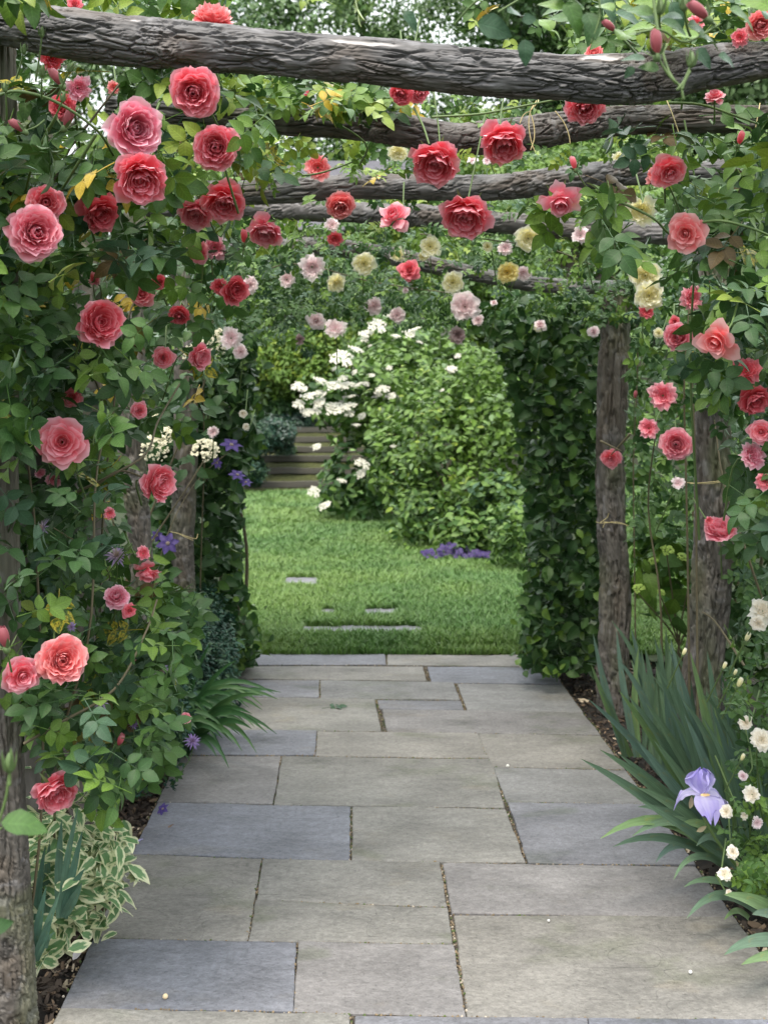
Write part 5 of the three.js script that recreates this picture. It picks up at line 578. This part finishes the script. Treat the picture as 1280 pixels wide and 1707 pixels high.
// ------------------------------------------------------------------ clematis and the cream-flowered shrub
const spiky = (seed, c0, c1) => { const R = rng(seed), gs = []; for (let i = 0; i < 46; i++) { const k = i / 46, g = leaflet(0.28 + 0.26 * k, 0.05 + 0.05 * k, { n: 4, fold: 0.3, droop: 0.3 - 0.5 * (1 - k) }), n = g.attributes.position.count, col = []; for (let q = 0; q < n; q++) col.push(...[0, 1, 2].map((z) => lerp(c0[z], c1[z], k))); g.setAttribute('color', new THREE.Float32BufferAttribute(col, 3)); g.rotateX((R() - 0.5) * 0.8); g.rotateZ(lerp(1.3, 0.05, Math.pow(k, 0.7)) + (R() - 0.5) * 0.2); g.rotateY(i * 2.4 + R() * 0.3); gs.push(g); } return mergeGeometries(gs); };
const star = (seed, c0, c1, n6 = 6) => { const gs = []; for (let i = 0; i < n6; i++) { const g = leaflet(0.52, 0.3, { n: 6, fold: 0.2, droop: 0.2, wave: 0.06, seed: i + seed, peak: 0.5 }), col = [], P = g.attributes.uv; for (let q = 0; q < P.count; q++) { const k = Math.abs(P.getY(q) - 0.5) * 2; col.push(...[0, 1, 2].map((z) => lerp(c0[z], c1[z], 0.3 + 0.7 * k))); } g.setAttribute('color', new THREE.Float32BufferAttribute(col, 3)); g.rotateZ(0.15); g.rotateY(i / n6 * 6.283); gs.push(g); } const b = new THREE.SphereGeometry(0.1, 8, 6).scale(1, 0.6, 1).translate(0, 0.03, 0), bc = []; for (let q = 0; q < b.attributes.position.count; q++) bc.push(0.32, 0.26, 0.22); b.setAttribute('color', new THREE.Float32BufferAttribute(bc, 3)); gs.push(b); return mergeGeometries(gs); };
const SPK = [spiky(1, [0.5, 0.42, 0.3], [0.40, 0.30, 0.58]), spiky(2, [0.42, 0.3, 0.42], [0.36, 0.25, 0.6])], STR = star(1, [0.15, 0.10, 0.34], [0.06, 0.035, 0.22]);
const clem = thing('clematis', 'clematis with spiky pale violet flowers climbing among the left roses', 'clematis', V(-0.95, 0, -3.7)), clemDark = thing('clematis', 'clematis with deep violet star flowers in the shade of the left back posts', 'clematis', V(-1.02, 0, -5.4));
const flower = (o, geo, px, py, dia, d, tx = 0, ty = 0.2, stem = true) => { const c = at(px, py, d), ax = c.clone().negate().add(V(0, EYE, 0)).normalize().add(V(tx, ty, 0)).normalize(); blooms.push({ x: px, y: py, r: dia / 2, d }); part(o, 'clematis_flower', geo, petalMat, frame(c, ax, V(1, 0.3, 0), dia / F * d)); if (stem) part(o, 'stem', tube([c.clone().addScaledVector(ax, -0.004), c.clone().addScaledVector(ax, -0.05).add(V(0, -0.03, 0)), c.clone().add(V(-0.06, -0.14, -0.08))], 0.0012, 0.0016, 4, 6), stemMat); };
[[195, 927, 42, 3.1, 0, 0.7], [298, 1103, 36, 4.0, 0.1, 0.4], [269, 1118, 36, 3.9, 0, 0.2], [321, 1236, 30, 4.1, 0.1, 0.5], [74, 880, 36, 2.8, -1.6, 0.4], [120, 1045, 20, 2.75, -0.6, 0.2], [170, 1172, 28, 2.9, -0.6, 0.8], [223, 1208, 18, 3.2, 0, 0.6], [75, 1338, 18, 2.75, -0.5, 0]].forEach(([x, y, w, d, tx, ty], i) => flower(clem, SPK[i % 2], x, y, w, d, tx, ty));
[[280, 906, 38, 5.6, 0, 0.3], [262, 893, 22, 5.65, 0.6, 0], [386, 742, 38, 5.85, 0.3, 1.5], [362, 772, 20, 5.9, 0.5, 0.4], [396, 792, 30, 5.8, 0.4, 1.6], [410, 804, 24, 5.8, 0.2, 1.6]].forEach(([x, y, w, d, tx, ty]) => flower(clemDark, STR, x, y, w, d, tx, ty));
mass(clem, 49, { poly: [[60, 860], [240, 900], [300, 1080], [320, 1240], [240, 1300], [150, 1100]], n: 60, d: [3.0, 3.9], size: [0.035, 0.055], geo: 'ovate', tones: { dark: 3, mid: 3 } }); mass(clemDark, 50, { poly: [[240, 860], [330, 940], [340, 1010], [250, 1010]], n: 26, d: [5.3, 5.7], size: [0.1, 0.15], geo: 'ovate', tones: { mid: 3, fresh: 2, dark: 2 } });
mass(clem, 51, { poly: [[200, 1000], [320, 1000], [320, 1110], [200, 1110]], n: 26, d: [3.0, 3.5], size: [0.06, 0.085], geo: 'ovate', tones: { mid: 3, fresh: 2 }, up: 1.2 });
cane(clem, [[180, 1420, 3.7], [190, 1150, 3.4], [180, 950, 3.2], [90, 880, 2.9]], 0.0025, 0.0015); cane(clemDark, [[250, 1160, 5.6], [270, 920, 5.62], [330, 800, 5.8], [386, 750, 5.88]], 0.003, 0.002);
const cream = thing('flowering_shrub', 'shade shrub with lacy cream flower clusters behind the left posts', 'shrub', V(-1.15, 0, -5.2));
[[258, 752, 44, 44, 4.75], [272, 730, 36, 30, 4.8], [255, 712, 26, 40, 4.85], [342, 752, 46, 22, 5.6], [356, 580, 40, 50, 5.4], [318, 596, 26, 34, 5.4], [165, 706, 44, 30, 4.4], [150, 715, 30, 24, 4.4]].forEach(([x, y, w, h, d], i) => cluster(cream, plume, creamMat, i, x, y, w, h, d, V(0.2, 1, 0.9)));
mass(cream, 52, { poly: [[230, 560], [400, 540], [380, 700], [345, 800], [270, 830], [240, 760], [130, 740], [130, 640]], n: 260, d: [4.95, 6.2], size: [0.06, 0.1], geo: 'ovate', tones: { vine: 3, dark: 4, mid: 1.5 } });
for (const [x, y] of [[258, 770], [342, 765], [356, 600], [165, 720]]) part(cream, 'stem', tube([V(-1.15, -0.03, -5.2), V(-1.12, 0.6, -5.15), at(x, y, 5.2)], 0.008, 0.003, 5), caneMat);

// ------------------------------------------------------------------ beyond the lawn: steps, bank, shrubs
const bankH = (x, d) => (d < 17.8 ? 0 : Math.min(4, 0.30 * (d - 17.8) + 0.08 * noise(x, d))) - 0.03;
{ const pos = [], idx = [], uv = [], nx = 60, nz = 30; for (let j = 0; j <= nz; j++) for (let i = 0; i <= nx; i++) { const d = 17.6 + 40 * (j / nz) ** 1.6, x = -40 + 80 * i / nx; pos.push(x, bankH(x, d) - (d > 17.7 ? 0.16 : 0), -d); uv.push(x, d); } for (let j = 0; j < nz; j++) for (let i = 0; i < nx; i++) { const a = j * (nx + 1) + i; idx.push(a, a + 1, a + nx + 1, a + 1, a + nx + 2, a + nx + 1); } const m = part(scene, 'bank', geoFrom(pos, idx, uv), std({ color: C(0.06, 0.075, 0.03), map: groundTex, roughness: 1 })); tag(m, 'planted bank rising behind the lawn', null, null, 'structure'); }
const steps = thing('garden_steps', 'rustic timber steps with mossy treads climbing the bank beyond the lawn', 'steps', V(-1.1, 0, -17.9));
{ const wood = std({ color: C(0.115, 0.11, 0.09), map: bladeTex, roughness: 0.85 }), moss = std({ color: C(0.16, 0.185, 0.045), map: groundTex, roughness: 1 }), hs = [0.03, 0.165, 0.345, 0.51, 0.64, 0.79, 0.94]; hs.forEach((h, i) => { const d = 17.9 + 0.4 * i, w = 2.0 - 0.05 * i, g = new THREE.BoxGeometry(w, 0.085, 0.16, 40, 2, 2), P = g.attributes.position; for (let k = 0; k < P.count; k++) P.setY(k, P.getY(k) + 0.012 * noise(P.getX(k) * 3, i * 3, P.getZ(k) * 5)); g.computeVertexNormals(); part(steps, 'timber_riser', g, wood, new THREE.Matrix4().setPosition(-1.15, h - 0.043, -d + 0.02));
  if (i < 6) { const n = hs[i + 1] - 0.105, q = [[-2.1, h - 0.012, -d - 0.06], [-0.2, h - 0.012, -d - 0.06], [-0.2, n + 0.01, -d - 0.36], [-2.1, n + 0.01, -d - 0.36]], gg = new THREE.PlaneGeometry(1, 1, 30, 4), A = gg.attributes.position; for (let k = 0; k < A.count; k++) { const u = A.getX(k) + 0.5, v = A.getY(k) + 0.5; A.setXYZ(k, lerp(q[0][0], q[1][0], u), lerp(q[0][1], q[2][1], v) + 0.012 * noise(u * 14, v * 4, i), lerp(q[0][2], q[2][2], v)); } gg.computeVertexNormals(); part(steps, 'mossy_tread', gg, moss); } }); }
const shrub = (name, label, cat, base, list2, o = thing(name, label, cat, base)) => { list2.forEach((a) => ev(o, ...a)); const R = rng(base.x * 91 + 7); for (let k = 0; k < 5; k++) part(o, 'stem', tube([base.clone().add(V((R() - 0.5) * 0.2, -0.05, (R() - 0.5) * 0.2)), base.clone().add(V((R() - 0.5) * 0.5, 0.5, (R() - 0.5) * 0.4)), base.clone().add(V((R() - 0.5) * 0.9, 1.1, (R() - 0.5) * 0.7))], 0.015, 0.007, 5), caneMat); return o; };
const vib = shrub('viburnum', 'tall shrub covered in flat white flower clusters at the far end of the lawn', 'shrub', V(0.05, 0, -14.2), []);
[[610, 556, 22], [630, 543, 32], [682, 554, 24], [692, 548, 18], [608, 565, 14], [616, 576, 9], [594, 582, 24], [571, 597, 40], [557, 614, 11], [535, 634, 22], [572, 630, 18], [556, 641, 34], [575, 642, 28], [497, 644, 22], [507, 648, 13], [596, 641, 20], [611, 640, 11], [619, 625, 14], [517, 659, 30], [530, 654, 17], [538, 657, 15], [585, 660, 15], [499, 674, 21], [531, 670, 26], [513, 687, 22], [527, 684, 22], [556, 679, 40], [578, 677, 30], [583, 689, 17], [602, 693, 17], [594, 708, 13], [639, 648, 25], [652, 659, 18], [631, 657, 13], [649, 613, 11], [527, 744, 18], [656, 743, 11], [605, 773, 28], [601, 789, 20], [570, 801, 15], [524, 820, 22], [540, 842, 26], [753, 615, 20], [763, 593, 12], [736, 650, 9], [660, 560, 14], [700, 570, 12], [590, 620, 12], [620, 520, 16], [648, 527, 18]].forEach(([x, y, w], i) => cluster(vib, plate, whiteMat, i, x, y, w, w * 0.62, y > 730 ? 13.2 : 13.3 + (x > 600 ? 0.2 : 0)));
ev(vib, 61, 640, 680, 14.4, 0.62, 0.95, 0.7, 1700, [0.1, 0.16], 'ovate', { mid: 2.5, shrub: 4, fresh: 2, airy: 2 }, { shell: 0.3, lump: 0.55, freq: 1.8 }); ev(vib, 62, 565, 660, 14.0, 0.42, 0.34, 0.5, 420, [0.1, 0.15], 'ovate', { mid: 4, shrub: 3, dark: 2 }, { shell: 0.3 }); ev(vib, 63, 600, 800, 13.9, 0.5, 0.48, 0.6, 700, [0.1, 0.15], 'ovate', { dark: 3, mid: 3, shrub: 1 }, { shell: 0.4 }); ev(vib, 64, 680, 600, 14.6, 0.7, 0.5, 0.6, 700, [0.1, 0.15], 'ovate', { mid: 3, shrub: 3, fresh: 1 }, { shell: 0.4 });
shrub('garden_shrub', 'bright green leafy shrub on the lawn edge, right of the white-flowered one', 'shrub', V(0.7, 0, -11.7), [[97, 868, 890, 10.0, 0.28, 0.3, 0.3, 480, [0.055, 0.09], 'ovate', { shrub: 3, mid: 3, fresh: 1 }, { shell: 0.3, lump: 0.5 }], [65, 745, 780, 11.7, 0.5, 0.8, 0.55, 2700, [0.06, 0.1], 'ovate', { shrub: 4, mid: 0.8, fresh: 4, airy: 3, lime: 0.6 }, { shell: 0.3, lump: 0.6, freq: 1.8 }], [66, 700, 860, 11.5, 0.34, 0.36, 0.4, 640, [0.06, 0.1], 'ovate', { shrub: 3, mid: 3, dark: 1 }, { shell: 0.4 }], [67, 800, 660, 11.9, 0.46, 0.55, 0.5, 1300, [0.06, 0.1], 'ovate', { shrub: 4, fresh: 4 }, { shell: 0.4 }], [90, 850, 740, 11.4, 0.5, 0.65, 0.5, 1700, [0.06, 0.1], 'ovate', { shrub: 4, fresh: 4, airy: 2 }, { shell: 0.4, lump: 0.4 }], [95, 740, 735, 11.7, 0.7, 1.05, 0.62, 700, [0.055, 0.085], 'ovate', { fresh: 4, lime: 1, shrub: 2 }, { shell: 0.8, lump: 0.7, freq: 2.4, up: 1 }], [96, 660, 640, 13.0, 0.5, 0.5, 0.4, 260, [0.08, 0.11], 'ovate', { fresh: 3, shrub: 3 }, { shell: 0.8, lump: 0.7, freq: 2.4 }], [91, 665, 770, 12.6, 0.4, 0.5, 0.4, 700, [0.09, 0.13], 'ovate', { shrub: 4, mid: 2, fresh: 3 }, { shell: 0.3, lump: 0.5 }], [92, 775, 880, 10.9, 0.42, 0.22, 0.3, 420, [0.07, 0.11], 'ovate', { shrub: 3, mid: 3, fresh: 1 }, { shell: 0.3 }], [68, 835, 850, 11.0, 0.45, 0.42, 0.4, 600, [0.08, 0.12], 'ovate', { shrub: 3, mid: 3, blue: 2 }, { shell: 0.4 }]]);
const violets = thing('violet_clump', 'low clump of violet flowers under the bright green shrub', 'flower clump', V(0.62, 0, -10.6)); 
{ const R = rng(8), g = STR, n = 130, m = new THREE.InstancedMesh(g, petalMat, n), vc = C(0.6, 0.5, 0.62); for (let i = 0; i < n; i++) { const px = 705 + R() * 108, d = 10.45 + R() * 0.35, x = (px - CX) / F * d; m.setMatrixAt(i, worldInv(violets).multiply(frame(V(x + (R() - 0.5) * 0.05, 0.07 + R() * 0.1 * (1 - Math.abs(px - 755) / 70), -d), V((R() - 0.5), 0.8, 0.7), V(R() - 0.5, 0, R() - 0.5), 0.03 + R() * 0.025))), m.setColorAt(i, vc); } m.name = 'flowers'; violets.add(stuffPart(m)); ev(violets, 69, 757, 946, 10.7, 0.3, 0.06, 0.25, 220, [0.05, 0.08], 'twig', { dark: 2, mid: 2 }); violets.userData.leafParts = 0; }
const catm = thing('catmint', 'grey-blue catmint clump left of the timber steps', 'catmint', V(-1.85, 0.2, -18.9)); ev(catm, 71, 450, 722, 18.6, 0.42, 0.28, 0.4, 800, [0.09, 0.16], 'tiny', { grey: 2, teal: 3, blue: 3 }, { shell: 0.5 }); ev(catm, 72, 400, 735, 17.6, 0.5, 0.4, 0.5, 700, [0.09, 0.16], 'tiny', { teal: 3, blue: 3, dark: 2 });
ev(catm, 93, 412, 782, 17.5, 0.3, 0.22, 0.35, 420, [0.08, 0.14], 'tiny', { teal: 3, blue: 3, dark: 2 }); ev(catm, 94, 474, 752, 19.2, 0.16, 0.12, 0.2, 120, [0.07, 0.12], 'tiny', { blue: 3, fresh: 1, teal: 2 });
ev(catm, 73, 492, 706, 20.6, 0.4, 0.22, 0.4, 420, [0.09, 0.15], 'tiny', { grey: 3, teal: 2, blue: 2 });
shrub('garden_shrub', 'yellow-green rounded shrub on the bank above the timber steps', 'shrub', V(-1.5, 1.0, -22.5), [[74, 505, 610, 20.6, 0.95, 0.75, 0.7, 1700, [0.13, 0.2], 'twig', { fresh: 4, shrub: 3, lime: 2.5 }, { shell: 0.5 }], [75, 445, 620, 20.8, 0.7, 0.75, 0.6, 1000, [0.13, 0.2], 'twig', { fresh: 4, shrub: 3, airy: 2, lime: 1 }, { shell: 0.5 }]]);
shrub('garden_shrub', 'dark bushy shrub in shadow behind the grey-blue catmint', 'shrub', V(-1.8, 0.8, -21), [[76, 470, 682, 21.0, 0.5, 0.35, 0.5, 700, [0.14, 0.2], 'twig', { dark: 5, vine: 1, mid: 2 }, { shell: 0.4 }]]);
shrub('garden_shrub', 'tall mid-green shrub rising behind the white-flowered one', 'shrub', V(0.9, 0.3, -17.5), [[78, 720, 540, 18, 1.3, 1.3, 0.9, 1900, [0.14, 0.2], 'twig', { shrub: 4, fresh: 4, airy: 2, lime: 1.2 }, { shell: 0.5 }], [79, 840, 560, 17, 1.2, 1.4, 0.9, 1400, [0.14, 0.2], 'twig', { airy: 3, shrub: 3, fresh: 2 }, { shell: 0.5 }]]);
const sideShrub = (label, x, d, r, h, tones, size, geo = 'ovate', n = 1300, seed = 81) => { const o = thing('border_shrub', label, 'shrub', V(x, 0, -d), 'shrubs of the side borders'); ellip(o, seed, { c: [x, h * 0.52, -d], r: [r, h * 0.5, r * 1.1], n, size, geo, tones, shell: 0.45, lump: 0.35, freq: 1.8 }); for (let k = 0; k < 4; k++) part(o, 'stem', tube([V(x + 0.1 * k - 0.15, -0.05, -d), V(x + 0.15 * k - 0.2, h * 0.3, -d + 0.05 * k), V(x + 0.25 * k - 0.35, h * 0.6, -d)], 0.015, 0.006, 5), caneMat); return o; };
sideShrub('mid-green shrub behind the two right posts, above the hydrangea', 2.15, 7.6, 0.85, 2.7, { mid: 4, dark: 3, shrub: 2 }, [0.07, 0.12], 'ovate', 2200, 81); sideShrub('dark shrub at the right border behind the rosy climber', 2.55, 5.9, 0.75, 2.9, { dark: 5, vine: 3, mid: 2 }, [0.06, 0.1], 'vine', 2200, 82); sideShrub('leafy shrub filling the right border beside the white rose bush', 2.2, 4.4, 0.55, 2.1, { dark: 4, mid: 3 }, [0.06, 0.09], 'vine', 1200, 83); sideShrub('pale leafy shrub far behind the gap between the right posts', 3.4, 11.5, 1.5, 3.8, { shrub: 4, mid: 3, fresh: 1 }, [0.1, 0.15], 'ovate', 2400, 84);
sideShrub('dark shrub at the left border behind the large coral rose', -2.3, 4.4, 0.75, 2.5, { dark: 4, mid: 3 }, [0.07, 0.11], 'vine', 1700, 85); sideShrub('green shrub at the left border behind the shaded posts', -2.3, 6.4, 0.85, 2.8, { dark: 4, mid: 3, shrub: 1 }, [0.07, 0.12], 'ovate', 2000, 86); sideShrub('shrub seen between the left post and the dark vine', -2.4, 9.2, 0.95, 3.0, { dark: 3, mid: 4 }, [0.08, 0.13], 'ovate', 1700, 87);

shrub('garden_shrub', 'large pale green shrub filling the far side of the arch before the house', 'shrub', V(-1.9, 0.9, -22), [[88, 430, 470, 22, 1.1, 1.1, 0.5, 1500, [0.16, 0.24], 'twig', { shrub: 4, fresh: 3, mid: 3 }, { shell: 0.5 }], [89, 570, 470, 22, 1.0, 0.9, 0.5, 1200, [0.16, 0.24], 'twig', { shrub: 3, fresh: 4, lime: 1 }, { shell: 0.5 }]]);
// ------------------------------------------------------------------ house roof and trees
const house = thing('house', 'house whose grey slate roof shows between the second and third beams', 'house', V(-0.7, 1, -22.4));
{ const wall = new THREE.BoxGeometry(5.2, 4.2, 3.6); part(house, 'wall', wall, std({ color: C(0.42, 0.4, 0.36), roughness: 0.9 }), new THREE.Matrix4().setPosition(-0.9, 2.6, -24.6)); const sl = std({ color: C(0.30, 0.295, 0.35), map: groundTex, roughness: 0.7 }), gs = []; const tile = new THREE.BoxGeometry(0.27, 0.02, 0.3); const R = rng(2); for (let j = 0; j < 12; j++) for (let i = 0; i < 21; i++) { const g = tile.clone(); g.rotateX(0.62 + (R() - 0.5) * 0.03); g.translate(-3.6 + i * 0.275 + (j % 2) * 0.13, 4.65 + j * 0.145, -22.6 - j * 0.203); gs.push(g); } const roof = part(house, 'roof', mergeGeometries(gs), sl); const back = new THREE.BoxGeometry(5.6, 0.06, 3.0); part(roof, 'roof_deck', back, sl, new THREE.Matrix4().makeRotationX(0.62).setPosition(-0.85, 5.42, -23.75)); }
const bark2 = std({ color: C(0.09, 0.075, 0.06), roughness: 0.9 });
function tree(label, x, d, h, r, n, size, tones, seed, group = 'trees beyond the garden') {
  const y0 = bankH(x, d) - 0.1, o = thing('tree', label, 'tree', V(x, y0, -d), group); o.userData.foliage = 'crown'; o.userData.leafParts = 0; const R = rng(seed);
  for (let k = 0; k < 7; k++) { const a = R() * 6.28, q = k < 2 ? 0.25 : 0.62, yy = (R() - 0.35) * r[1] * 0.9; ellip(o, seed + k, { c: [x + Math.cos(a) * r[0] * q, h + yy, -d + Math.sin(a) * r[2] * q], r: [r[0] * 0.55, r[1] * 0.42, r[2] * 0.55], n: Math.round(n / 7), size, geo: 'tuft', tones, shell: 0.5, lump: 0.5, freq: 2 }); }
  part(o, 'trunk', tube([V(x, y0, -d), V(x + 0.15, h * 0.4, -d), V(x - 0.1, h * 0.8, -d), V(x + 0.1, h + r[1] * 0.5, -d)], 0.22, 0.06, 8), bark2);
  for (let k = 0; k < 6; k++) { const a = R() * 6.28, b = h * (0.45 + 0.4 * R()); part(o, 'limb', tube([V(x, b, -d), V(x + Math.cos(a) * r[0] * 0.4, b + r[1] * 0.25, -d + Math.sin(a) * r[2] * 0.4), V(x + Math.cos(a) * r[0] * 0.8, b + r[1] * 0.5, -d + Math.sin(a) * r[2] * 0.8)], 0.07, 0.02, 5), bark2); }
}
const tt = { mid: 4, airy: 4, shrub: 1 };
tree('leftmost tall tree beyond the garden, behind the large coral rose', -8.5, 25, 7, [3.4, 4.6, 3], 1500, [0.55, 0.8], tt, 101);
tree('tall tree above the left roses, its crown broken by sky', -4.4, 29, 8.2, [3.2, 4.8, 3], 1200, [0.5, 0.7], { mid: 3, airy: 4, blue: 1 }, 111);
tree('thin-crowned tree with sky gaps above the middle of the nearest beam', -0.6, 31, 9.0, [3.0, 5.2, 2.8], 1000, [0.4, 0.6], { shrub: 2, airy: 4, mid: 2 }, 121);
tree('dark dense tree above the right half of the nearest beam', 3.2, 29, 8.6, [3.2, 5.4, 3], 1800, [0.5, 0.75], { dark: 3, mid: 3, airy: 3 }, 131);
tree('rightmost tall tree beyond the garden, behind the arching rose', 8.2, 26, 7.4, [3.6, 5, 3], 1700, [0.5, 0.75], tt, 141);
tree('small golden-green tree seen under the second beam', 1.1, 23, 5.0, [1.5, 2.0, 1.4], 800, [0.35, 0.5], { lime: 4, fresh: 4, shrub: 2 }, 151);
tree('pale green small tree beside the slate roof', -3.6, 21.5, 4.6, [1.6, 2.0, 1.4], 800, [0.35, 0.5], { fresh: 4, shrub: 3, lime: 1 }, 161);
tree('light green small tree behind the yellow roses', 3.4, 21, 4.4, [1.7, 2.1, 1.5], 850, [0.35, 0.5], { shrub: 4, fresh: 4 }, 171);
{ const o = new THREE.Group(); o.name = 'woodland'; tag(o, 'mass of woodland undergrowth behind the garden', 'woodland', null, 'stuff'); scene.add(o); o.userData.leafParts = 0; for (let k = 0; k < 15; k++) { const x = -16.5 + k * 2.3 , d = 27 + (k % 3) * 1.5; ellip(o, 200 + k, { c: [x, 3.6 + (k % 2), -d], r: [1.9, 3.0 + (k % 3) * 0.5, 1.4], n: 420, size: [0.5, 0.8], geo: 'tuft', tones: { dark: 3, mid: 4, shrub: 2, fresh: 1 }, shell: 0.5, lump: 0.4 }); } }

// ------------------------------------------------------------------ small things lying about
{ const f = new THREE.Mesh(STR, petalMat); f.name = numbered('fallen_flower'); const p = gat(272, 1356); f.position.set(p.x, 0.016, p.z); f.rotation.set(0.5, 0.4, 0.5); f.scale.setScalar(0.05); tag(f, 'fallen deep violet clematis flower on the blue slab', 'fallen flower'); scene.add(f);
  const pet = leaflet(0.03, 0.018, { n: 5, fold: 0.3, droop: -0.2, peak: 0.6, wave: 0.1 }), pm = (c) => phys({ color: C(...c), roughness: 0.6, transmission: 0.25, thickness: 0 });
  const lay = (name, label, cat, geo, mat, px, py, s, rot) => { const m = new THREE.Mesh(geo, mat), p2 = gat(px, py); m.name = numbered(name); m.position.set(p2.x, name === 'fallen_petal' ? 0.002 : 0.006, p2.z); m.rotation.set(0.15, rot, 0.12); m.scale.setScalar(s); tag(m, label, cat); scene.add(m); };
  lay('fallen_petal', 'white fallen petal on the mulch beside the nearest slabs', 'fallen petal', pet, pm([0.75, 0.7, 0.74]), 122, 1602, 1.4, 1.2); lay('fallen_petal', 'lilac fallen petal on the mulch beside the variegated shrub', 'fallen petal', pet, pm([0.42, 0.38, 0.68]), 226, 1405, 0.9, 0.3);
  const peb = new THREE.IcosahedronGeometry(0.007, 1); lay('pebble', 'cream pebble on the blue-grey slab at the lower left', 'pebble', peb, std({ color: C(0.6, 0.48, 0.3) }), 276, 1665, 1, 0.4); lay('pebble', 'white pebble on the large slab at the lower right', 'pebble', peb, std({ color: C(0.75, 0.74, 0.72) }), 1150, 1624, 0.7, 1); lay('pebble', 'small white pebble in the joint beside the right-hand slabs', 'pebble', peb, std({ color: C(0.75, 0.74, 0.7) }), 846, 1279, 0.9, 1); lay('pebble', 'tiny white pebble at the top of the large right slab', 'pebble', peb, std({ color: C(0.72, 0.71, 0.68) }), 914, 1538, 0.55, 1);
  lay('fallen_leaf', 'fallen rose leaf on the greenish slab in mid path', 'fallen leaf', GEO.rose[1], leafMat('blue'), 552, 1180, 0.042, 0.2);
  lay('dry_leaf', 'small dry brown leaf on the blue slab near the fallen flower', 'dry leaf', pet, std({ color: C(0.12, 0.075, 0.05) }), 280, 1383, 0.8, 0.6); }

finishLeaves();
scene.traverse((o) => { if (o.isMesh) { o.castShadow = o.receiveShadow = true; } });
renderer.render(scene, camera);
